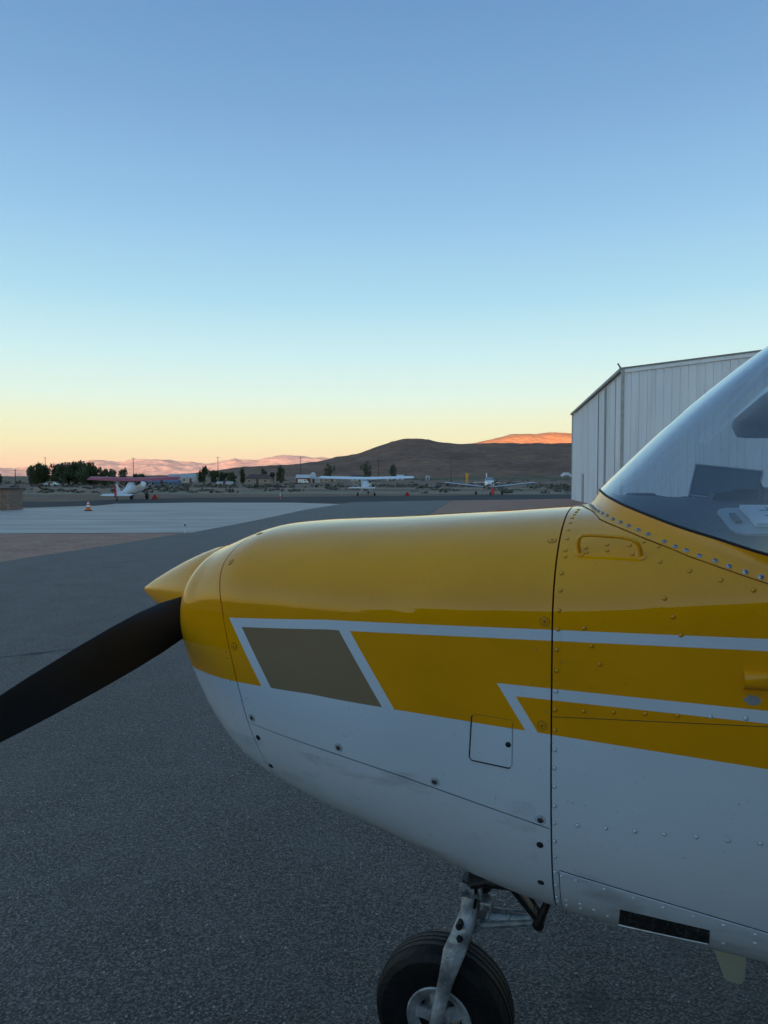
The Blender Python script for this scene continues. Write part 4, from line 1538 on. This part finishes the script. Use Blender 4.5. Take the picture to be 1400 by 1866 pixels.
M_REDW = simple('faded_red_fabric', (.36, .045, .06), .45)
M_PWHT = simple('parked_white_paint', (.68, .70, .72), .35)
small_plane('parked_airplane', 'parked airplane with red high wing and red rudder on tail wheel', -21.9, 63.0, R(-5),
            dict(high=True, body=M_PWHT, wingmat=M_REDW, rudder=M_RED, taildragger=True, nose_z=1.50, tail_z=1.62, wheel_r=.40, track=.9, pitch=11, sink=-.135, thick=1.7, span=5.2, scale=.79))
small_plane('parked_airplane', 'parked white high-wing airplane seen from its tail', -1.95, 80.0, R(-6),
            dict(high=True, body=M_PWHT, wingmat=M_PWHT, rudder=M_PWHT, nose_z=1.25, tail_z=1.45, pitch=5.5, sink=.02, thick=1.7, scale=.86, span=6.2))
small_plane('parked_airplane', 'parked low-wing airplane facing the viewer with upswept wings', 12.6, 85.5, R(180 - 4),
            dict(high=False, body=M_PWHT, wingmat=simple('silver_wing_paint', (.42, .44, .46), .4), rudder=M_PWHT, nose_z=1.30, tail_z=1.45, dihedral=.11, track=1.55, glass=simple('sky_lit_canopy', (.22, .28, .34), .08)))
cv = empty('red_cover', (12.6, 82.7, 0), 0, 'red cover hanging under the nose of the low-wing airplane', 'cover')
MB().lathe([(.10, .12), (.22, .18), (.20, .5), (.14, .8), (.05, .9)], 12).build('cloth', simple('bright_red_cloth', (.6, .05, .06), .7), cv, smooth=True)


def chock(x, y, lab):
    c = empty('wheel_chock', (x, y, 0), .4, lab, 'chock')
    MB().extrude([(-.28, -.12, 0), (.28, -.12, 0), (.10, -.12, .42), (-.10, -.12, .42)], (0, .24, 0)).build('wedge', M_RED, c, bevel=.02)
    MB().tube([(0, .12, .3), (.05, .3, .25), (.1, .5, .03)], .02, 6).build('rope', M_BROWN, c)


chock(2.55, 78.5, 'red chock right of the white high-wing airplane')
chock(-20.7, 64.4, 'red chock beside the big wheel of the red-winged airplane')

# ================================================================== small things on the apron
def cone():
    c = empty('traffic_cone', (-16.18, 39.0, .005), .3, 'orange traffic cone with white bands on the concrete', 'cone')
    MB().box((0, 0, .02), (.40, .40, .04)).build('base', M_BLACK, c, bevel=.012)
    pr = lambda z: .145 - .115 * (z - .04) / .50
    for nm, a_, b_, m in (('body', .04, .22, M_ORANGE), ('band', .22, .31, M_WHT), ('body', .31, .39, M_ORANGE), ('band', .39, .45, M_WHT), ('body', .45, .54, M_ORANGE)):
        MB().lathe([(pr(a_), a_), (pr(b_), b_)], 20).build(nm, m, c, smooth=True)


cone()
mk = empty('edge_marker', (-6.18, 22.14, 0), 0, 'short white marker post at the corner of the dirt verge', 'marker')
MB().tube([(0, 0, 0), (0, 0, .20)], .018, 8).build('post', M_WHT, mk)
MB().box((0, 0, .26), (.085, .04, .15)).build('head', M_WHT, mk, bevel=.01)
MB().box((0, -.022, .255), (.045, .01, .085)).build('reflector', simple('amber_reflector', (.22, .13, .06), .3), mk)
mk2 = empty('edge_marker', (-9.6, 66.0, 0), 0, 'small white and red marker at the far taxiway edge', 'marker')
MB().tube([(0, 0, 0), (0, 0, .55)], .035, 8).build('post', M_WHT, mk2)
MB().box((0, 0, .15), (.26, .06, .2)).build('sign', M_RED, mk2)


def cabinet():
    c = empty('equipment_shed', (-22.4, 39.8, 0), 0, 'low brown boarded shed at the left edge of the concrete', 'shed')
    MB().box((0, .75, .6), (3.0, 1.4, 1.16)).build('body', M_BROWN, c)
    for k in range(8):
        MB().box((-1.3 + .374 * k, .03, .6), (.355, .03, 1.16)).build('board', M_BROWN, c)
    MB().box((0, .72, 1.22), (3.2, 1.65, .06)).build('roof', simple('dark_roof_felt', (.05, .045, .045), .8), c)


cabinet()
ws = empty('wind_sock', ((850 - 700) / 1300 * 150, 150, plain_z(17, 150)), 0, 'limp yellow wind sock hanging from a pole in the field', 'wind sock')
MB().tube([(0, 0, 0), (0, 0, 3.4)], .05, 8).build('pole', M_ALU, ws)
MB().lathe([(.17, 1.3), (.22, 1.8), (.30, 2.6), (.34, 3.2), (.20, 3.3)], 12, c=(.1, 0, 0)).build('sleeve', simple('yellow_cloth', (.80, .36, .015), .7), ws, smooth=True)


# ================================================================== trees
def crown_mesh(name, mat, seed, n, shape, leaf):
    rnd = random.Random(seed)
    m = MB()
    blobs = []
    for _ in range(shape['blobs']):
        a = rnd.uniform(0, 2 * math.pi); r = rnd.uniform(0, .62); h = rnd.uniform(.18, .86)
        k = shape['env'](h)
        blobs.append((r * k * math.cos(a), r * k * math.sin(a), h, rnd.uniform(.13, .26)))
    for i in range(n):
        bx, by, bz, br = blobs[rnd.randrange(len(blobs))]
        d = Vector((rnd.gauss(0, 1), rnd.gauss(0, 1), rnd.gauss(0, 1))).normalized() * br * rnd.uniform(.55, 1.05)
        p = Vector((bx + d.x, by + d.y, bz + d.z * .8))
        if p.z < .06: continue
        u = Vector((rnd.gauss(0, 1), rnd.gauss(0, 1), rnd.gauss(0, 1))).normalized()
        w = u.orthogonal().normalized()
        s = leaf * rnd.uniform(.5, 1.3)
        m.add([p - u * s - w * s * .5, p + u * s - w * s * .4, p + u * s * .8 + w * s * .6, p - u * s * .6 + w * s * .7], [(0, 1, 2, 3)])
    return m.mesh(name, mat)


def trunk_mesh(name, seed):
    rnd = random.Random(seed)
    m = MB().tube([(0, 0, -.02), (.01, 0, .2), (.02, .01, .45), (.0, .02, .75)], [.035, .028, .02, .008], 8)
    for _ in range(6):
        a = rnd.uniform(0, 6.28); h = rnd.uniform(.2, .55)
        m.tube([(.01, 0, h), (.16 * math.cos(a), .16 * math.sin(a), h + .16), (.28 * math.cos(a), .28 * math.sin(a), h + .28)], [.014, .009, .004], 5)
    return m.mesh(name, M_BARK, smooth=True)


round_env = dict(blobs=22, env=lambda h: .95 * math.sin(math.pi * min(max(h, .05), .97)) ** .5)
tall_env = dict(blobs=26, env=lambda h: .55 * (1 - abs(h - .4) * .7))
low_env = dict(blobs=16, env=lambda h: 1.15 * (1 - h * .6))
CR = {'round': [crown_mesh('crown', M_LEAF, 11 + k, 1500, round_env, .055) for k in range(3)],
      'tall': [crown_mesh('crown', M_LEAF, 31 + k, 1500, tall_env, .05) for k in range(3)],
      'low': [crown_mesh('crown', M_LEAF, 51 + k, 900, low_env, .07) for k in range(3)],
      'grey': [crown_mesh('crown', M_LEAF2, 71 + k, 1100, round_env, .05) for k in range(2)]}
TR = [trunk_mesh('trunk', k) for k in range(3)]


def tree(u, dist, h, w, kind, label, group=None, x=None, y=None, cat='tree'):
    if x is None: x, y = (u - 700) / 1300 * dist, dist
    t = empty('shrub' if cat == 'shrub' else 'tree', (x, y, plain_z(x, y) - .05), random.uniform(0, 6), label, cat, group)
    c = put('crown', random.choice(CR[kind]), t)
    c.scale = (w, w, h)
    k = put('trunk', random.choice(TR), t)
    k.scale = (h * .8, h * .8, h)
    return t


# windbreak at the left: pixel column, distance, height, half width
for i, (u, d, h, w, k) in enumerate([(60, 262, 7.6, 2.1, 'tall'), (72, 258, 8.4, 2.2, 'tall'), (84, 262, 7.9, 2.1, 'tall'), (103, 262, 8.0, 2.4, 'tall'), (115, 258, 8.6, 2.4, 'tall'), (127, 262, 8.8, 2.5, 'tall'),
                                    (139, 260, 9.0, 2.5, 'tall'), (152, 258, 9.3, 2.6, 'tall'), (164, 264, 8.8, 2.6, 'tall'), (177, 262, 7.2, 3.0, 'round'), (190, 258, 6.0, 3.0, 'round')]):
    nth = ['leftmost', 'second', 'third', 'fourth', 'fifth', 'sixth', 'seventh', 'eighth', 'ninth', 'tenth', 'rightmost'][i]
    tree(u, d, h, w * (2.25 if k == 'tall' else 1.5), k, nth + (' dark tree' if i in (0, 10) else ' dark tree from the left') + ' in the windbreak row left of the red-winged airplane', 'windbreak trees')
tree(205, 280, 7.0, 3.2, 'grey', 'pale feathery tree at the right end of the windbreak row')
tree(225, 250, 6.4, 2.6, 'round', 'round dark tree above the small grey-roofed shed')
tree(250, 270, 4.6, 4.0, 'low', 'left one of two low bushy trees behind the red wing', 'low trees behind the red wing')
tree(262, 275, 4.4, 3.6, 'low', 'right one of two low bushy trees behind the red wing', 'low trees behind the red wing')
tree(-1, 262, 4.8, 2.2, 'round', 'dark tree cut by the left picture edge')
tree(372, 300, 9.0, 3.6, 'round', 'tall leafy tree beside the white houses')
for u, d, h, w, nth in ((392, 310, 6.4, 2.8, 'leftmost'), (408, 315, 5.6, 3.2, 'middle'), (424, 312, 5.2, 3.0, 'rightmost')):
    tree(u, d, h, w * 1.4, 'low', nth + ' of three bushy trees left of the brown-roofed house', 'trees left of the brown house')
tree(442, 316, 7.0, 2.6, 'round', 'round tree touching the left end of the brown roof')
tree(481, 340, 8.2, 3.0, 'round', 'round dark tree behind the brown-roofed house')
tree(497, 342, 5.6, 2.8, 'low', 'small dark bush tree right of the brown-roofed house')
tree(511, 330, 8.0, 3.4, 'round', 'upright dark tree left of the white barn')
tree(601, 420, 11.0, 4.8, 'grey', 'grey-green tree on the hillside left above the white wing')
tree(667, 420, 12.5, 4.8, 'grey', 'grey-green tree above the tail of the white high-wing airplane')
tree(717, 480, 12.0, 4.0, 'grey', 'faint grey-green tree right of the white high-wing airplane')
# trees behind the viewer, mirrored in the glossy cowl
for x, y, h, w in ((-24, -33, 9, 4.0), (-17, -35, 10, 4.2), (-6, -34, 8.6, 4.0), (-30, -30, 8, 4), (9, -36, 10, 4.5)):
    tree(0, 0, h, w, 'round', 'tree behind the viewer mirrored in the yellow cowl', 'trees mirrored in the cowl', x=x, y=y)


def scrub():
    rnd = random.Random(5)
    m = MB()
    for _ in range(1300):
        d = rnd.choice([rnd.uniform(96, 150), rnd.uniform(140, 300), rnd.uniform(190, 330), rnd.uniform(300, 700)])
        u = rnd.uniform(-120, 1150)
        if noise.noise(Vector((u * .012, d * .02, 2))) < -.05: continue
        x, y = (u - 700) / 1300 * d, d
        z = plain_z(x, y)
        s = rnd.uniform(.15, .42) * (1 if d < 150 else 1.9)
        for _ in range(7):
            p = Vector((x + rnd.gauss(0, s * 1.2), y + rnd.gauss(0, s * .7), z + abs(rnd.gauss(0, s * .45))))
            a = Vector((rnd.gauss(0, 1), rnd.gauss(0, 1), rnd.gauss(0, .6))).normalized() * s * .6
            b_ = a.orthogonal().normalized() * s * .5
            m.add([p - a - b_, p + a - b_, p + a + b_, p - a + b_], [(0, 1, 2, 3)])
    o = m.build('scrub', M_SCRUB)
    tag(o, 'low sage scrub and weeds scattered over the dry field', 'scrub', kind='stuff')


scrub()

# ================================================================== far buildings, poles, vehicles
M_HW = simple('pale_house_wall', (.44, .41, .38), .8)
M_HT = simple('tan_house_wall', (.34, .27, .20), .85)
M_RB = simple('brown_roof', (.10, .065, .055), .9)
M_RG = simple('grey_metal_roof', (.34, .37, .40), .5)
M_RBLUE = simple('blue_metal_roof', (.10, .15, .22), .7)
M_RW = simple('white_metal_roof', (.50, .51, .52), .6)
M_RR = simple('red_barn_wall', (.26, .05, .04), .8)


def house(u0, u1, dist, wall_h, roof_h, wm, rm, label, name='house', cat='house', rz=0.0, depth=None, hip=False):
    w = (u1 - u0) / 1300 * dist
    x = ((u0 + u1) / 2 - 700) / 1300 * dist
    dp = depth or max(4, w * .5)
    h = empty(name, (x, dist, plain_z(x, dist) - .1), rz, label, cat)
    MB().box((0, 0, wall_h / 2), (w * .95, dp, wall_h)).build('wall', wm, h)
    ins = w * .22 if hip else 0
    e = .3
    r = MB().add([(-w / 2, -dp / 2 - e, wall_h - .05), (w / 2, -dp / 2 - e, wall_h - .05), (w / 2, dp / 2 + e, wall_h - .05), (-w / 2, dp / 2 + e, wall_h - .05), (-w / 2 + ins, 0, wall_h + roof_h), (w / 2 - ins, 0, wall_h + roof_h)],
                 [(0, 1, 5, 4), (2, 3, 4, 5), (0, 4, 3), (1, 2, 5), (0, 3, 2, 1)])
    r.build('roof', rm, h)
    n = max(1, int(w / 3.5))
    for k in range(n):
        xx = -w * .42 + w * .84 * (k + .5) / n
        if k == n // 2:
            MB().box((xx, -dp / 2 - .03, 1.05), (1.0, .06, 2.1)).build('door', M_RB, h)
        else:
            f_ = MB().box((xx, -dp / 2 - .03, wall_h * .55), (1.1, .06, 1.0)).build('window', M_RW, h)
            MB().box((xx, -dp / 2 - .07, wall_h * .55), (.9, .04, .8)).build('pane', M_DGLASS, f_)
    return h


house(446, 497, 335, 2.3, 2.2, M_HT, M_RB, 'brown house with wide hipped brown roof', hip=True)
house(540, 566, 350, 2.6, 1.6, M_RR, M_RW, 'red barn with white metal roof below the hill', name='barn', cat='barn')
house(562, 583, 356, 2.2, .8, M_HW, M_RG, 'low white building right of the red barn')
house(309, 327, 360, 2.6, 1.8, M_HW, M_RG, 'white house at the left of the pair beyond the red wing tip')
house(330, 358, 355, 2.6, 2.0, M_HW, M_RG, 'white house at the right of the pair beyond the red wing tip')
house(272, 328, 262, 1.5, .9, M_RBLUE, M_RBLUE, 'long low blue metal building behind the red wing', name='storage_building', cat='building', depth=6)
house(222, 239, 240, 2.0, .8, M_RB, M_RG, 'small dark shed with pale grey roof beside the windbreak', name='shed', cat='shed', rz=.3)
house(266, 275, 268, 1.5, .5, M_HT, M_RB, 'tiny tan shed at the left end of the blue building', name='shed', cat='shed')
house(396, 425, 300, 1.0, .3, M_RW, M_RW, 'long low white trailer left of the brown house', name='trailer', cat='trailer', depth=3)
house(588, 613, 400, 1.8, 1.4, M_HT, M_HT, 'tan house with tan roof behind the left half of the white wing')
house(640, 672, 430, 2.2, 1.6, M_HW, M_RB, 'white house with brown roof behind the tail of the white airplane')
house(704, 717, 470, 2.0, .8, M_HW, M_RW, 'small white house right of the tail, left of two')
house(722, 736, 520, 3.0, 1.0, M_RW, M_RW, 'white metal building right of the tail, right of two', name='storage_building', cat='building')
house(776, 783, 560, 2.4, .6, M_RW, M_RW, 'tiny white building at the edge of the green field', name='shed', cat='shed')
si = empty('storage_tank', ((571 - 700) / 1300 * 372, 372, plain_z(-37, 372)), 0, 'white domed tank right of the red barn', 'tank')
MB().lathe([(1.5, 0), (1.5, 3.6), (1.35, 4.4), (.8, 5.1), (.1, 5.4)], 20).build('shell', M_RW, si, smooth=True)


def vehicle(u, dist, col, label, van=False, rz=0.0):
    x = (u - 700) / 1300 * dist
    v = empty('van' if van else 'car', (x, dist, plain_z(x, dist)), rz, label, 'van' if van else 'car')
    m = simple('vehicle_paint', col, .3)
    b_ = [(-2.2, .35), (2.2, .35), (2.25, .8), (1.3, .95), (.8, 1.45), (-1.2, 1.48), (-1.8, 1.0), (-2.25, .9)] if not van else [(-2.4, .35), (2.4, .35), (2.4, 1.0), (1.8, 1.2), (1.3, 2.0), (-2.4, 2.05)]
    MB().extrude([(x_, -.85, z_) for x_, z_ in b_], (0, 1.7, 0)).build('body', m, v, bevel=.06)
    MB().box((-.2 if not van else .9, -.87, 1.2 if not van else 1.55), (1.8 if not van else 1.0, .03, .36)).build('window', M_DGLASS, v)
    for sx in (-1.4, 1.4):
        for sy in (-.8, .8):
            MB().lathe([(.05, -.1), (.32, -.1), (.33, .1), (.05, .1)], 14, c=(sx, sy, .33), axis='Y').build('wheel', M_BLACK, v)


vehicle(95, 225, (.45, .50, .48), 'pale car parked by the windbreak trees')
vehicle(553, 330, (.7, .7, .7), 'white van parked in front of the red barn', True)
for u, dist, h, lab in ((29, 300, 6.2, 'short utility pole at the far left'), (84, 420, 14, 'utility pole rising above the windbreak trees'), (244, 380, 13.0, 'utility pole behind the red-winged airplane'),
                        (398, 380, 13.6, 'utility pole beside the trees left of the brown house'), (548, 380, 13.6, 'utility pole standing at the red barn'), (690, 430, 13, 'thin utility pole right of the white airplane tail'),
                        (822, 480, 15, 'thin utility pole in front of the dark hillside')):
    x = (u - 700) / 1300 * dist
    p = empty('utility_pole', (x, dist, plain_z(x, dist)), 0, lab, 'utility pole', None)
    MB().tube([(0, 0, -.1), (0, 0, h)], [.20, .13], 8).build('pole', M_BARK, p)
    MB().box((0, 0, h - .6), (2.2, .12, .12)).build('crossarm', M_BARK, p)

# ================================================================== dusty morning air over the plain
def haze():
    t = bpy.data.materials.new('dusty_air')
    t.use_nodes = True
    nt = t.node_tree
    nt.nodes.remove(nt.nodes['Principled BSDF'])
    v = nt.nodes.new('ShaderNodeVolumePrincipled')
    v.inputs['Color'].default_value = (.98, .93, .90, 1)
    v.inputs['Density'].default_value = HAZE
    v.inputs['Anisotropy'].default_value = 0.0
    nt.links.new(v.outputs[0], nt.nodes['Material Output'].inputs['Volume'])
    o = MB().box((0, 0, 370), (56000, 56000, 820)).build('haze', t)
    tag(o, kind='stuff')


HAZE = 0.9e-5
haze()
